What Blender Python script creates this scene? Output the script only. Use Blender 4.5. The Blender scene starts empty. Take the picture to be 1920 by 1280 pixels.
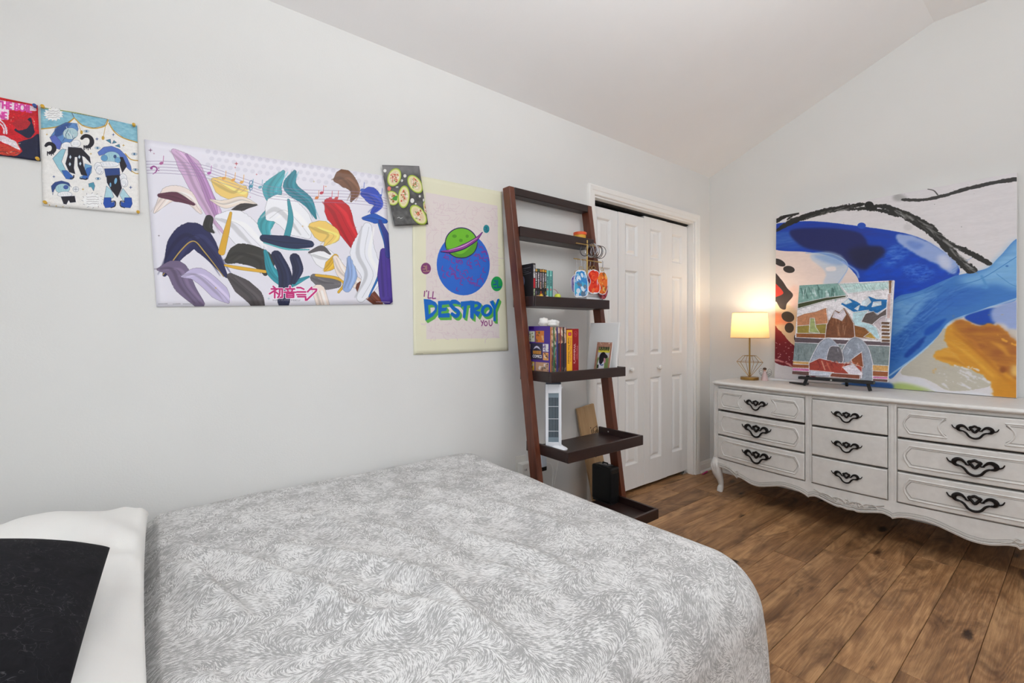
import bpy, bmesh, math, random
import numpy as np
from mathutils import Vector, Matrix

S = bpy.context.scene
COL = S.collection
R = math.radians
random.seed(7)

# ------------------------------------------------------------------ camera, world, lights, exposure
cam_d = bpy.data.cameras.new('camera')
cam = bpy.data.objects.new('camera', cam_d)
COL.objects.link(cam)
cam.location = (1.981, -3.676, 1.16)
cam.rotation_euler = (R(90), 0, R(51.82))
cam_d.sensor_fit = 'HORIZONTAL'
cam_d.sensor_width = 36.0
cam_d.lens = 16.0
cam_d.shift_y = -20 / 1920
cam_d.clip_start = 0.02
S.camera = cam

world = bpy.data.worlds.new('world')
S.world = world
world.use_nodes = True
world.node_tree.nodes['Background'].inputs[0].default_value = (0.75, 0.85, 1.0, 1)
world.node_tree.nodes['Background'].inputs[1].default_value = 0.6


def area(name, loc, rot, sx, sy, power, col=(1, 1, 1)):
    d = bpy.data.lights.new(name, 'AREA')
    d.shape = 'RECTANGLE'
    d.size, d.size_y, d.energy, d.color = sx, sy, power, col
    o = bpy.data.objects.new(name, d)
    o.location = loc
    o.rotation_euler = rot
    COL.objects.link(o)
    return o


# daylight entering by the two windows behind the camera, and an added fill light aimed up at the ceiling
area('window_daylight', (3.86, -2.3, 1.45), (0, R(90), 0), 1.30, 1.70, 3, (0.93, 0.968, 0.99))
area('window_daylight.001', (1.9, -4.58, 1.45), (R(90), 0, 0), 2.2, 1.30, 8, (0.93, 0.968, 0.99))
area('fill_uplight', (2.35, -2.75, 2.10), (R(180), 0, 0), 0.5, 0.5, 34, (0.938, 0.970, 0.99))

S.view_settings.view_transform = 'Standard'
S.view_settings.look = 'None'
S.view_settings.gamma = 1.0
S.view_settings.exposure = 0.72
S.view_settings.use_curve_mapping = False
S.cycles.diffuse_bounces = 8
S.cycles.max_bounces = 14


# ------------------------------------------------------------------ materials
def lin(c):
    c = c / 255.0
    return c / 12.92 if c <= 0.04045 else ((c + 0.055) / 1.055) ** 2.4


def rgb(t):
    return (lin(t[0]), lin(t[1]), lin(t[2]), 1.0)


class NT:
    """small helper around a node tree"""

    def __init__(s, name):
        s.m = bpy.data.materials.new(name)
        s.m.use_nodes = True
        s.t = s.m.node_tree
        s.n = s.t.nodes
        s.b = s.n['Principled BSDF']

    def add(s, typ, **kw):
        n = s.n.new(typ)
        for k, v in kw.items():
            if k in n.inputs:
                n.inputs[k].default_value = v
            else:
                setattr(n, k, v)
        return n

    def link(s, a, b):
        s.t.links.new(a, b)

    def math(s, op, a, b=None):
        n = s.n.new('ShaderNodeMath')
        n.operation = op
        for i, v in enumerate((a, b)):
            if v is None:
                continue
            if isinstance(v, (int, float)):
                n.inputs[i].default_value = v
            else:
                s.link(v, n.inputs[i])
        return n.outputs[0]

    def mix(s, f, a, b, mode='MIX'):
        n = s.n.new('ShaderNodeMix')
        n.data_type = 'RGBA'
        n.blend_type = mode
        for i, v in ((0, f), (6, a), (7, b)):
            if isinstance(v, (int, float)):
                n.inputs[i].default_value = v
            elif isinstance(v, tuple):
                n.inputs[i].default_value = v
            else:
                s.link(v, n.inputs[i])
        return n.outputs[2]

    def ramp(s, fac, stops):
        n = s.n.new('ShaderNodeValToRGB')
        e = n.color_ramp.elements
        while len(e) < len(stops):
            e.new(0.5)
        for el, (p, c) in zip(e, stops):
            el.position = p
            el.color = c if len(c) == 4 else (*c, 1)
        s.link(fac, n.inputs[0])
        return n.outputs[0]

    def coords(s, scale=(1, 1, 1), rnd=False, kind='Object'):
        tc = s.n.new('ShaderNodeTexCoord')
        mp = s.n.new('ShaderNodeMapping')
        mp.inputs['Scale'].default_value = scale
        s.link(tc.outputs[kind], mp.inputs[0])
        if rnd:
            oi = s.n.new('ShaderNodeObjectInfo')
            cb = s.n.new('ShaderNodeCombineXYZ')
            for i, k in enumerate((37.0, 91.0, 53.0)):
                s.link(s.math('MULTIPLY', oi.outputs['Random'], k), cb.inputs[i])
            s.link(cb.outputs[0], mp.inputs['Location'])
        return mp.outputs[0]

    def noise(s, vec, scale, detail=4, rough=0.55, dist=0.0):
        n = s.add('ShaderNodeTexNoise', Scale=scale, Detail=detail, Roughness=rough, Distortion=dist)
        s.link(vec, n.inputs['Vector'])
        return n.outputs[0]

    def bump(s, h, strength, dist=0.01):
        n = s.add('ShaderNodeBump', Strength=strength, Distance=dist)
        s.link(h, n.inputs['Height'])
        s.link(n.outputs[0], s.b.inputs['Normal'])
        return n


def mat(name, c, rough=0.5, metal=0.0, var=0.05, scale=18.0, bump=0.0, bscale=None, stretch=(1, 1, 1), spec=0.5, coat=0.0):
    t = NT(name)
    v = t.coords(stretch)
    f = t.noise(v, scale)
    c0 = rgb(c)
    lo = tuple(max(0, x * (1 - var * 2.2)) for x in c0[:3]) + (1,)
    hi = tuple(min(1, x * (1 + var * 2.2)) for x in c0[:3]) + (1,)
    t.link(t.ramp(f, [(0.25, lo), (0.75, hi)]), t.b.inputs['Base Color'])
    t.b.inputs['Roughness'].default_value = rough
    t.b.inputs['Metallic'].default_value = metal
    t.b.inputs['Specular IOR Level'].default_value = spec
    t.b.inputs['Coat Weight'].default_value = coat
    if bump:
        t.bump(t.noise(v, bscale or scale * 4), bump)
    return t.m


def wood(name, c1, c2, rough=0.35, axis=2, scale=14.0, coat=0.0):
    t = NT(name)
    sc = [1, 1, 1]
    sc[axis] = 0.08
    v = t.coords(tuple(sc), rnd=True)
    f = t.noise(v, scale, 6, 0.6, 0.6)
    g = t.noise(v, scale * 9, 3, 0.6)
    f2 = t.math('ADD', t.math('MULTIPLY', f, 0.75), t.math('MULTIPLY', g, 0.25))
    t.link(t.ramp(f2, [(0.32, rgb(c1)), (0.68, rgb(c2))]), t.b.inputs['Base Color'])
    t.b.inputs['Roughness'].default_value = rough
    t.b.inputs['Coat Weight'].default_value = coat
    t.bump(g, 0.05, 0.002)
    return t.m


def img_mat(name, img, rough=0.6, bump=0.0, spec=0.4):
    t = NT(name)
    n = t.n.new('ShaderNodeTexImage')
    n.image = img
    n.extension = 'EXTEND'
    t.link(n.outputs[0], t.b.inputs['Base Color'])
    t.b.inputs['Roughness'].default_value = rough
    t.b.inputs['Specular IOR Level'].default_value = spec
    v = t.coords()
    t.bump(t.noise(v, 260.0), bump if bump else 0.02, 0.001)
    return t.m


# ------------------------------------------------------------------ mesh building
_box_cache = {}


def _bevel_box(sx, sy, sz, b, seg):
    k = (round(sx, 5), round(sy, 5), round(sz, 5), round(b, 5), seg)
    if k not in _box_cache:
        bm = bmesh.new()
        bmesh.ops.create_cube(bm, size=1)
        bmesh.ops.scale(bm, vec=(sx, sy, sz), verts=bm.verts)
        if b > 0:
            b = min(b, 0.45 * min(sx, sy, sz))
            bmesh.ops.bevel(bm, geom=bm.edges[:], offset=b, segments=seg, affect='EDGES', profile=0.5)
        bm.verts.index_update()
        _box_cache[k] = ([v.co.copy() for v in bm.verts], [[v.index for v in f.verts] for f in bm.faces])
        bm.free()
    return _box_cache[k]


class MB:
    def __init__(s):
        s.v, s.f, s.mi, s.uv = [], [], [], {}

    def add(s, verts, faces, M=None, mi=0):
        n = len(s.v)
        s.v += [tuple(M @ Vector(p)) if M is not None else tuple(p) for p in verts]
        s.f += [[i + n for i in f] for f in faces]
        s.mi += [mi] * len(faces)
        return n

    def box(s, x0, x1, y0, y1, z0, z1, bev=0.0, seg=1, M=None, mi=0):
        v, f = _bevel_box(abs(x1 - x0), abs(y1 - y0), abs(z1 - z0), bev, seg)
        T = Matrix.Translation(((x0 + x1) / 2, (y0 + y1) / 2, (z0 + z1) / 2))
        s.add(v, f, (M @ T) if M is not None else T, mi)
        return s

    def grid(s, fn, nu, nv, mi=0, uv=True, closed_u=False):
        n = len(s.v)
        for j in range(nv + 1):
            for i in range(nu + 1):
                s.v.append(tuple(fn(i / nu, j / nv)))
        for j in range(nv):
            for i in range(nu):
                a = n + j * (nu + 1) + i
                s.f.append([a, a + 1, a + nu + 2, a + nu + 1])
                s.mi.append(mi)
                if uv:
                    s.uv[len(s.f) - 1] = [(i / nu, j / nv), ((i + 1) / nu, j / nv), ((i + 1) / nu, (j + 1) / nv), (i / nu, (j + 1) / nv)]
        return s

    def tube(s, pts, r, seg=8, mi=0, flat=1.0, closed=False, up=None, caps=True):
        pts = [Vector(p) for p in pts]
        m = len(pts)
        rs = r if isinstance(r, (list, tuple)) else [r] * m
        n = len(s.v)
        prev = None
        for i, p in enumerate(pts):
            a = pts[i - 1] if (i > 0 or closed) else p
            b = pts[(i + 1) % m] if (i < m - 1 or closed) else p
            t = (b - a)
            t = t.normalized() if t.length > 1e-9 else Vector((0, 0, 1))
            if up is not None:
                x = Vector(up).cross(t)
                x = x.normalized() if x.length > 1e-6 else Vector((1, 0, 0))
            elif prev is None:
                h = Vector((0, 0, 1)) if abs(t.z) < 0.9 else Vector((1, 0, 0))
                x = h.cross(t).normalized()
            else:
                x = prev - t * prev.dot(t)
                x = x.normalized() if x.length > 1e-6 else prev
            prev = x
            y = t.cross(x)
            for k in range(seg):
                an = 2 * math.pi * k / seg
                s.v.append(tuple(p + x * (math.cos(an) * rs[i]) + y * (math.sin(an) * rs[i] * flat)))
        for i in range(m if closed else m - 1):
            for k in range(seg):
                a = n + i * seg + k
                b = n + i * seg + (k + 1) % seg
                j = (i + 1) % m
                s.f.append([a, b, n + j * seg + (k + 1) % seg, n + j * seg + k])
                s.mi.append(mi)
        if caps and not closed:
            s.f.append([n + k for k in range(seg)][::-1])
            s.f.append([n + (m - 1) * seg + k for k in range(seg)])
            s.mi += [mi, mi]
        return s

    def lathe(s, prof, seg=32, c=(0, 0, 0), mi=0, M=None):
        """prof = [(r, z), ...] about the vertical axis through c"""
        n = len(s.v)
        m = len(prof)
        for (r, z) in prof:
            for k in range(seg):
                a = 2 * math.pi * k / seg
                p = Vector((c[0] + r * math.cos(a), c[1] + r * math.sin(a), c[2] + z))
                s.v.append(tuple(M @ p if M is not None else p))
        for i in range(m - 1):
            for k in range(seg):
                k2 = (k + 1) % seg
                s.f.append([n + i * seg + k, n + i * seg + k2, n + (i + 1) * seg + k2, n + (i + 1) * seg + k])
                s.mi.append(mi)
        if prof[0][0] > 1e-6:
            s.f.append([n + k for k in range(seg)][::-1])
            s.mi.append(mi)
        if prof[-1][0] > 1e-6:
            s.f.append([n + (m - 1) * seg + k for k in range(seg)])
            s.mi.append(mi)
        return s

    def prism(s, poly, fn0, fn1, mi=0):
        """poly of 2D points swept between two mappings (u,v) -> 3D"""
        n = len(s.v)
        m = len(poly)
        s.v += [tuple(fn0(*p)) for p in poly] + [tuple(fn1(*p)) for p in poly]
        s.f.append([n + i for i in range(m)][::-1])
        s.f.append([n + m + i for i in range(m)])
        for i in range(m):
            j = (i + 1) % m
            s.f.append([n + i, n + j, n + m + j, n + m + i])
        s.mi += [mi] * (m + 2)
        return s

    def ball(s, c, r, seg=16, rings=10, mi=0, M=None, sc=(1, 1, 1)):
        prof = []
        for i in range(rings + 1):
            a = -math.pi / 2 + math.pi * i / rings
            prof.append((max(1e-7, math.cos(a)) * r, math.sin(a) * r))
        n0 = len(s.v)
        s.lathe(prof, seg, (0, 0, 0), mi)
        for i in range(n0, len(s.v)):
            p = Vector((s.v[i][0] * sc[0], s.v[i][1] * sc[1], s.v[i][2] * sc[2]))
            if M is not None:
                p = M @ p
            s.v[i] = (p.x + c[0], p.y + c[1], p.z + c[2])
        return s


_origin = {}


def obj(name, mb, m, parent=None, smooth=False, local=False, kind=None, recalc=True):
    """one mesh object; coordinates in the world unless local, stored relative to the parent's thing"""
    me = bpy.data.meshes.new(name)
    off = Vector((0, 0, 0))
    if parent is not None and not local:
        off = _origin.get(parent.name, Vector((0, 0, 0)))
    me.from_pydata([(p[0] - off.x, p[1] - off.y, p[2] - off.z) for p in mb.v], [], mb.f)
    ms = m if isinstance(m, (list, tuple)) else [m]
    for x in ms:
        me.materials.append(x)
    if len(ms) > 1:
        me.polygons.foreach_set('material_index', mb.mi)
    if mb.uv:
        ul = me.uv_layers.new(name='UVMap')
        for pi, uvs in mb.uv.items():
            ls = me.polygons[pi].loop_start
            for k, q in enumerate(uvs):
                ul.data[ls + k].uv = q
    if recalc:
        bm = bmesh.new()
        bm.from_mesh(me)
        bmesh.ops.recalc_face_normals(bm, faces=bm.faces[:])
        bm.to_mesh(me)
        bm.free()
    if smooth:
        me.polygons.foreach_set('use_smooth', [True] * len(me.polygons))
        if smooth != 'all':
            me.set_sharp_from_angle(angle=R(smooth if smooth is not True else 38))
    me.update()
    o = bpy.data.objects.new(name, me)
    COL.objects.link(o)
    if parent is not None:
        o.parent = parent
    _origin[o.name] = off if parent is not None else Vector((0, 0, 0))
    if kind:
        o['kind'] = kind
    return o


def tag(o, label, cat, group=None):
    o['label'] = label
    o['category'] = cat
    if group:
        o['group'] = group
    return o


def thing(name, label, cat, loc=(0, 0, 0), rot=(0, 0, 0), group=None):
    o = bpy.data.objects.new(name, None)
    o.empty_display_size = 0.05
    o.location = loc
    o.rotation_euler = rot
    COL.objects.link(o)
    _origin[o.name] = Vector(loc)
    return tag(o, label, cat, group)


def struct(name, mb, m, parent=None, smooth=False):
    o = obj(name, mb, m, parent, smooth)
    if parent is None:
        o['kind'] = 'structure'
    return o


def struct_root(name, loc=(0, 0, 0)):
    o = bpy.data.objects.new(name, None)
    o.location = loc
    COL.objects.link(o)
    _origin[o.name] = Vector(loc)
    o['kind'] = 'structure'
    return o


def dup(o, name=None, parent=None, loc=None):
    c = o.copy()
    COL.objects.link(c)
    if parent is not None:
        c.parent = parent
    if loc is not None:
        c.location = loc
    return c


def catmull(pts, n=8, closed=False):
    P = [np.array(p, float) for p in pts]
    m = len(P)
    out = []
    rng = range(m) if closed else range(m - 1)
    for i in rng:
        p0 = P[(i - 1) % m] if (closed or i > 0) else 2 * P[0] - P[1]
        p1, p2 = P[i], P[(i + 1) % m]
        p3 = P[(i + 2) % m] if (closed or i + 2 < m) else 2 * P[-1] - P[-2]
        for k in range(n):
            t = k / n
            out.append(tuple(0.5 * (2 * p1 + (p2 - p0) * t + (2 * p0 - 5 * p1 + 4 * p2 - p3) * t * t + (3 * p1 - p0 - 3 * p2 + p3) * t ** 3)))
    if not closed:
        out.append(tuple(P[-1]))
    return out
# ------------------------------------------------------------------ flat print: a small painter for the posters, paintings and covers
_rng = np.random.default_rng(11)


def vnoise(h, w, cy, cx, seed=0):
    r = np.random.default_rng(seed)
    gh, gw = int(h / cy) + 3, int(w / cx) + 3
    g = r.random((gh, gw)).astype(np.float32)
    y = np.arange(h) / cy
    x = np.arange(w) / cx
    yi, xi = y.astype(int), x.astype(int)
    fy = (y - yi)
    fx = (x - xi)
    fy = (fy * fy * (3 - 2 * fy))[:, None]
    fx = (fx * fx * (3 - 2 * fx))[None, :]
    a = g[yi][:, xi]
    b = g[yi][:, xi + 1]
    c = g[yi + 1][:, xi]
    d = g[yi + 1][:, xi + 1]
    return ((a * (1 - fx) + b * fx) * (1 - fy) + (c * (1 - fx) + d * fx) * fy).astype(np.float32)


def fbm(h, w, c, seed=0, oct=4, ax=1.0):
    out = np.zeros((h, w), np.float32)
    amp, tot = 1.0, 0.0
    for k in range(oct):
        out += amp * vnoise(h, w, max(1.5, c / 2 ** k), max(1.5, c * ax / 2 ** k), seed + k * 17)
        tot += amp
        amp *= 0.5
    return out / tot


def blur(m, r):
    r = int(round(r))
    if r < 1:
        return m
    for _ in range(2):
        for ax in (0, 1):
            p = np.pad(m, [(r + 1, r) if a == ax else (0, 0) for a in (0, 1)], mode='edge')
            c = np.cumsum(p, axis=ax, dtype=np.float32)
            n = 2 * r + 1
            m = (c[n:] - c[:-n]) / n if ax == 0 else (c[:, n:] - c[:, :-n]) / n
    return m


class Art:
    """paints in sketch coordinates; the four corners given map to the corners of the sheet"""

    def __init__(s, w, h, bg, quad=None, ss=2):
        s.W, s.H, s.ss = w * ss, h * ss, ss
        s.a = np.empty((s.H, s.W, 3), np.float32)
        s.a[:] = np.array(bg, np.float32) / 255
        if quad is None:
            quad = [(0, 0), (w, 0), (w, h), (0, h)]
        A, b = [], []
        for (x, y), (u, v) in zip(quad, [(0, 0), (s.W, 0), (s.W, s.H), (0, s.H)]):
            A.append([x, y, 1, 0, 0, 0, -u * x, -u * y]); b.append(u)
            A.append([0, 0, 0, x, y, 1, -v * x, -v * y]); b.append(v)
        hh = np.linalg.solve(np.array(A, float), np.array(b, float))
        s.h = np.append(hh, 1).reshape(3, 3)
        s.off = (0, 0, 1.0)

    def sketch(s, ox, oy, sc):
        s.off = (ox, oy, sc)
        return s

    def T(s, pts):
        p = np.array(pts, float)
        p = p / s.off[2] + np.array(s.off[:2])
        q = np.c_[p, np.ones(len(p))] @ s.h.T
        return q[:, :2] / q[:, 2:3]

    def scale_at(s, pt):
        a = s.T([pt, (pt[0] + s.off[2], pt[1]), (pt[0], pt[1] + s.off[2])])
        return 0.5 * (np.hypot(*(a[1] - a[0])) + np.hypot(*(a[2] - a[0]))) / s.off[2]

    def mask(s, polys, eo=False, pad=0):
        """anti-aliasing comes from supersampling; polys already in sheet pixels"""
        allp = np.vstack(polys)
        x0 = int(max(0, math.floor(allp[:, 0].min()) - pad)); x1 = int(min(s.W, math.ceil(allp[:, 0].max()) + 1 + pad))
        y0 = int(max(0, math.floor(allp[:, 1].min()) - pad)); y1 = int(min(s.H, math.ceil(allp[:, 1].max()) + 1 + pad))
        if x1 <= x0 or y1 <= y0:
            return None
        w, h = x1 - x0, y1 - y0
        cnt = np.zeros((h, w + 1), np.int32)
        for p in polys:
            if not eo:
                ar = np.sum(p[:, 0] * np.roll(p[:, 1], -1) - np.roll(p[:, 0], -1) * p[:, 1])
                if ar < 0:
                    p = p[::-1]
            q = np.roll(p, -1, axis=0)
            for (ax, ay), (bx, by) in zip(p, q):
                if ay == by:
                    continue
                sg = 1
                if ay > by:
                    ax, ay, bx, by = bx, by, ax, ay
                    sg = -1
                r0 = max(y0, int(math.ceil(ay - 0.5)))
                r1 = min(y1, int(math.ceil(by - 0.5)))
                if r1 <= r0:
                    continue
                rows = np.arange(r0, r1)
                xs = ax + (rows + 0.5 - ay) * (bx - ax) / (by - ay)
                ci = np.clip(np.ceil(xs - 0.5).astype(int) - x0, 0, w)
                cnt[rows - y0, ci] += sg
        c = np.cumsum(cnt, axis=1)[:, :w]
        m = ((c & 1) if eo else (c != 0)).astype(np.float32)
        return m, x0, y0, x1, y1

    def put(s, mk, color, alpha=1.0, soft=0.0, rough=0.0, streak=None, seed=1, mode='mix'):
        if mk is None:
            return
        m, x0, y0, x1, y1 = mk
        if rough:
            n = fbm(y1 - y0, x1 - x0, 14 * s.ss, seed, 4)
            n2 = fbm(y1 - y0, x1 - x0, 4 * s.ss, seed + 40, 2)
            m = np.clip((blur(m, 4 * s.ss) - 0.5 + (n - 0.5) * rough * 1.6 + (n2 - 0.5) * rough * .8) * 7 + 0.5, 0, 1)
        if soft:
            m = blur(m, soft * s.ss)
        m = m * alpha
        if streak:
            c, ax, lo = streak
            n = fbm(y1 - y0, x1 - x0, c * s.ss, seed + 3, 4, ax)
            m = m * np.clip(lo + (1 - lo) * (n - 0.25) * 2.0, 0, 1)
        col = np.array(color, np.float32) / 255
        reg = s.a[y0:y1, x0:x1]
        if mode == 'mul':
            reg[:] = reg * (1 - m[..., None] * (1 - col))
        else:
            reg += (col - reg) * m[..., None]

    def poly(s, pts, color, smooth=False, holes=None, pad=None, **kw):
        ps = [pts] + (holes or [])
        if smooth:
            ps = [catmull(p, 8, True) for p in ps]
        pd = int((kw.get('soft', 0) * 3 + (12 if kw.get('rough') else 0)) * s.ss) if pad is None else pad
        s.put(s.mask([s.T(p) for p in ps], eo=bool(holes), pad=pd), color, **kw)

    def strokes(s, lists, width, color, smooth=True, cap=True, grow=0.0, **kw):
        polys = []
        for pts in lists:
            n0 = len(pts)
            P = catmull(pts, 6) if (smooth and n0 > 2) else pts
            Q = s.T(P)
            sc = s.scale_at(pts[n0 // 2])
            if isinstance(width, (list, tuple)):
                ws = np.interp(np.linspace(0, 1, len(Q)), np.linspace(0, 1, len(width)), width) * sc / 2
            else:
                ws = np.full(len(Q), width * sc / 2)
            ws = ws + grow * sc
            for i in range(len(Q) - 1):
                d = Q[i + 1] - Q[i]
                L = np.hypot(*d)
                if L < 1e-6:
                    continue
                nn = np.array([-d[1], d[0]]) / L
                polys.append(np.array([Q[i] + nn * ws[i], Q[i + 1] + nn * ws[i + 1], Q[i + 1] - nn * ws[i + 1], Q[i] - nn * ws[i]]))
            for i in range(0 if cap else 1, len(Q) - (0 if cap else 1)):
                if ws[i] > 0.8:
                    a = np.linspace(0, 2 * np.pi, 10, endpoint=False)
                    polys.append(np.c_[Q[i][0] + ws[i] * np.cos(a), Q[i][1] + ws[i] * np.sin(a)])
        if polys:
            pd = int((kw.get('soft', 0) * 3 + (12 if kw.get('rough') else 0)) * s.ss)
            s.put(s.mask(polys, pad=pd), color, **kw)

    def stroke(s, pts, width, color, **kw):
        s.strokes([pts], width, color, **kw)

    def ell(s, cx, cy, rx, ry, color, rot=0.0, **kw):
        a = np.linspace(0, 2 * np.pi, 40, endpoint=False)
        c, d = math.cos(R(rot)), math.sin(R(rot))
        pts = [(cx + rx * math.cos(t) * c - ry * math.sin(t) * d, cy + rx * math.cos(t) * d + ry * math.sin(t) * c) for t in a]
        s.poly(pts, color, **kw)

    def text(s, body, x, y, size, color, dx=(1, 0), dy=(0, -1), sx=1.0, bold=0.0, **kw):
        """baseline origin x, y; dx/dy the sketch directions of the letter's width and height"""
        cu = bpy.data.curves.new('glyphs', 'FONT')
        cu.body = body
        cu.resolution_u = 3
        ob = bpy.data.objects.new('glyphs', cu)
        COL.objects.link(ob)
        dg = bpy.context.evaluated_depsgraph_get()
        me = ob.evaluated_get(dg).to_mesh()
        me.calc_loop_triangles()
        co = [(v.co.x * size * sx, v.co.y * size) for v in me.vertices]
        pt = [(x + a * dx[0] + b * dy[0], y + a * dx[1] + b * dy[1]) for a, b in co]
        polys = []
        if pt:
            Q = s.T(pt)
            polys = [Q[list(t.vertices)] for t in me.loop_triangles]
            if bold:
                w = bold * s.scale_at((x, y))
                polys += [p + np.array(o) for p in list(polys) for o in ((w, 0), (-w, 0), (0, w), (0, -w))]
        ob.evaluated_get(dg).to_mesh_clear()
        bpy.data.objects.remove(ob)
        bpy.data.curves.remove(cu)
        if polys:
            s.put(s.mask(polys), color, **kw)

    def grain(s, amt, c=3, ax=1.0, seed=5):
        n = fbm(s.H, s.W, c * s.ss, seed, 3, ax)[..., None] - 0.5
        s.a *= 1 + n * amt * 2

    def done(s, name):
        ss = s.ss
        a = s.a.reshape(s.H // ss, ss, s.W // ss, ss, 3).mean(axis=(1, 3))
        h, w = a.shape[:2]
        im = bpy.data.images.new(name, w, h)
        px = np.ones((h, w, 4), np.float32)
        px[..., :3] = np.clip(a[::-1], 0, 1)
        im.pixels.foreach_set(px.ravel())
        im.update()
        im.pack()
        return im
# ------------------------------------------------------------------ the room
RX, RY, EAVE, RIDGE = 3.9, -4.62, 2.447, 3.010
PX0, PX1 = 1.40, 2.50          # where the sloped ceiling meets the flat strip

m_wall = mat('wall_paint', (225, 225, 223), 0.75, var=0.006, scale=3.0, bump=0.05, bscale=160, spec=0.25)
m_ceil = mat('ceiling_paint', (241, 240, 240), 0.8, var=0.006, scale=3.0, bump=0.04, bscale=160, spec=0.2)
m_trim = mat('trim_paint', (240, 239, 236), 0.35, var=0.006, scale=6.0, spec=0.45)
m_door = mat('door_paint', (238, 238, 237), 0.38, var=0.008, scale=30.0, bump=0.06, bscale=90, stretch=(1, 1, 0.06), spec=0.45)
m_dark = mat('dark_void', (22, 20, 19), 0.8, var=0.05)
m_chrome = mat('satin_nickel', (198, 197, 194), 0.28, metal=1.0, var=0.02)

DY0, DY1, DZ = -1.449, -0.250, 2.035     # the closet opening in the left wall

w = MB()
w.box(-0.11, 0, RY, DY0, 0, EAVE)
w.box(-0.11, 0, DY1, 0, 0, EAVE)
w.box(-0.11, 0, DY0, DY1, DZ, EAVE)
struct('wall_left', w, m_wall)


def gable(y0, y1, hole=None):
    g = MB()
    top = lambda x: EAVE + (RIDGE - EAVE) * min(1, x / PX0, (RX - x) / (RX - PX1))
    xs = [-0.11, 0, PX0, PX1, RX, RX + 0.11]
    if hole:
        xs = sorted(xs + [hole[0], hole[1]])
    for a, b in zip(xs[:-1], xs[1:]):
        ta, tb = top(max(0, min(RX, a))), top(max(0, min(RX, b)))
        spans = [(0, 0, ta, tb)]
        if hole and a >= hole[0] - 1e-6 and b <= hole[1] + 1e-6:
            spans = [(0, 0, hole[2], hole[2]), (hole[3], hole[3], ta, tb)]
        for (za, zb, zc, zd) in spans:
            v = [(a, y0, za), (b, y0, zb), (b, y0, zd), (a, y0, zc), (a, y1, za), (b, y1, zb), (b, y1, zd), (a, y1, zc)]
            g.add(v, [[0, 1, 2, 3], [7, 6, 5, 4], [0, 4, 5, 1], [1, 5, 6, 2], [2, 6, 7, 3], [3, 7, 4, 0]])
    return g


struct('wall_right', gable(0, 0.11), m_wall)
struct('wall_rear', gable(RY - 0.11, RY, (0.8, 3.0, 0.8, 2.1)), m_wall)
w = MB()
w.box(RX, RX + 0.11, RY, -3.15, 0, EAVE)
w.box(RX, RX + 0.11, -1.45, 0, 0, EAVE)
w.box(RX, RX + 0.11, -3.15, -1.45, 0, 0.8)
w.box(RX, RX + 0.11, -3.15, -1.45, 2.1, EAVE)
struct('wall_near', w, m_wall)

c = MB()
pr = [(-0.11, EAVE - 0.11 * (RIDGE - EAVE) / PX0), (0, EAVE), (PX0, RIDGE), (PX1, RIDGE), (RX, EAVE), (RX + 0.11, EAVE - 0.04)]
for (xa, za), (xb, zb) in zip(pr[:-1], pr[1:]):
    v = [(xa, RY - 0.11, za), (xb, RY - 0.11, zb), (xb, 0.11, zb), (xa, 0.11, za)]
    v += [(x, y, z + 0.08) for x, y, z in v]
    c.add(v, [[0, 1, 2, 3], [7, 6, 5, 4], [0, 4, 5, 1], [1, 5, 6, 2], [2, 6, 7, 3], [3, 7, 4, 0]])
struct('ceiling', c, m_ceil)

# closet behind the bifold door
w = MB()
w.box(-0.75, -0.70, DY0 - 0.2, DY1 + 0.2, 0, 2.3)
w.box(-0.70, -0.11, DY0 - 0.25, DY0 - 0.2, 0, 2.3)
w.box(-0.70, -0.11, DY1 + 0.2, DY1 + 0.25, 0, 2.3)
w.box(-0.70, -0.11, DY0 - 0.2, DY1 + 0.2, 2.25, 2.3)
struct('wall_closet', w, m_wall)

# windows behind the camera
m_glass = NT('window_glass')
m_glass.b.inputs['Transmission Weight'].default_value = 1.0
m_glass.b.inputs['Roughness'].default_value = 0.0
m_glass.b.inputs['IOR'].default_value = 1.05
m_glass = m_glass.m
for n, (axis, a0, a1) in enumerate((('x', -3.15, -1.45), ('y', 0.8, 3.0))):
    root = struct_root('window_%d' % (n + 1), (RX if axis == 'x' else (a0 + a1) / 2, (a0 + a1) / 2 if axis == 'x' else RY, 0.8))
    f, g = MB(), MB()

    def wb(mbx, u0, u1, d0, d1, z0, z1):
        if axis == 'x':
            mbx.box(RX + d0, RX + d1, u0, u1, z0, z1)
        else:
            mbx.box(u0, u1, RY - d1, RY - d0, z0, z1)
    for u0, u1, z0, z1 in ((a0, a0 + .05, .8, 2.1), (a1 - .05, a1, .8, 2.1), (a0 + .05, a1 - .05, .8, .85), (a0 + .05, a1 - .05, 2.05, 2.1), (a0 + .05, a1 - .05, 1.43, 1.47)):
        wb(f, u0, u1, 0.02, 0.07, z0, z1)
    obj('window_frame', f, m_trim, root)
    wb(g, a0 + .05, a1 - .05, 0.043, 0.047, .85, 2.05)
    obj('pane', g, m_glass, root)


# baseboards
def base_prof(h=0.088, t=0.013):
    return [(0, 0), (t + 0.010, 0), (t + 0.009, 0.010), (t, 0.017), (t, h * 0.72), (t * 0.75, h * 0.80), (t * 0.75, h * 0.88), (t * 0.35, h), (0, h)]


b = MB()
b.prism(base_prof(), lambda u, v: (u, RY, v), lambda u, v: (u, DY0 - 0.063, v))
b.prism(base_prof(), lambda u, v: (u, DY1 + 0.063, v), lambda u, v: (u, -0.0, v))
struct('baseboard_left', b, m_trim)
b = MB()
b.prism(base_prof(), lambda u, v: (0.0, -u, v), lambda u, v: (RX, -u, v))
struct('baseboard_right', b, m_trim)

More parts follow.
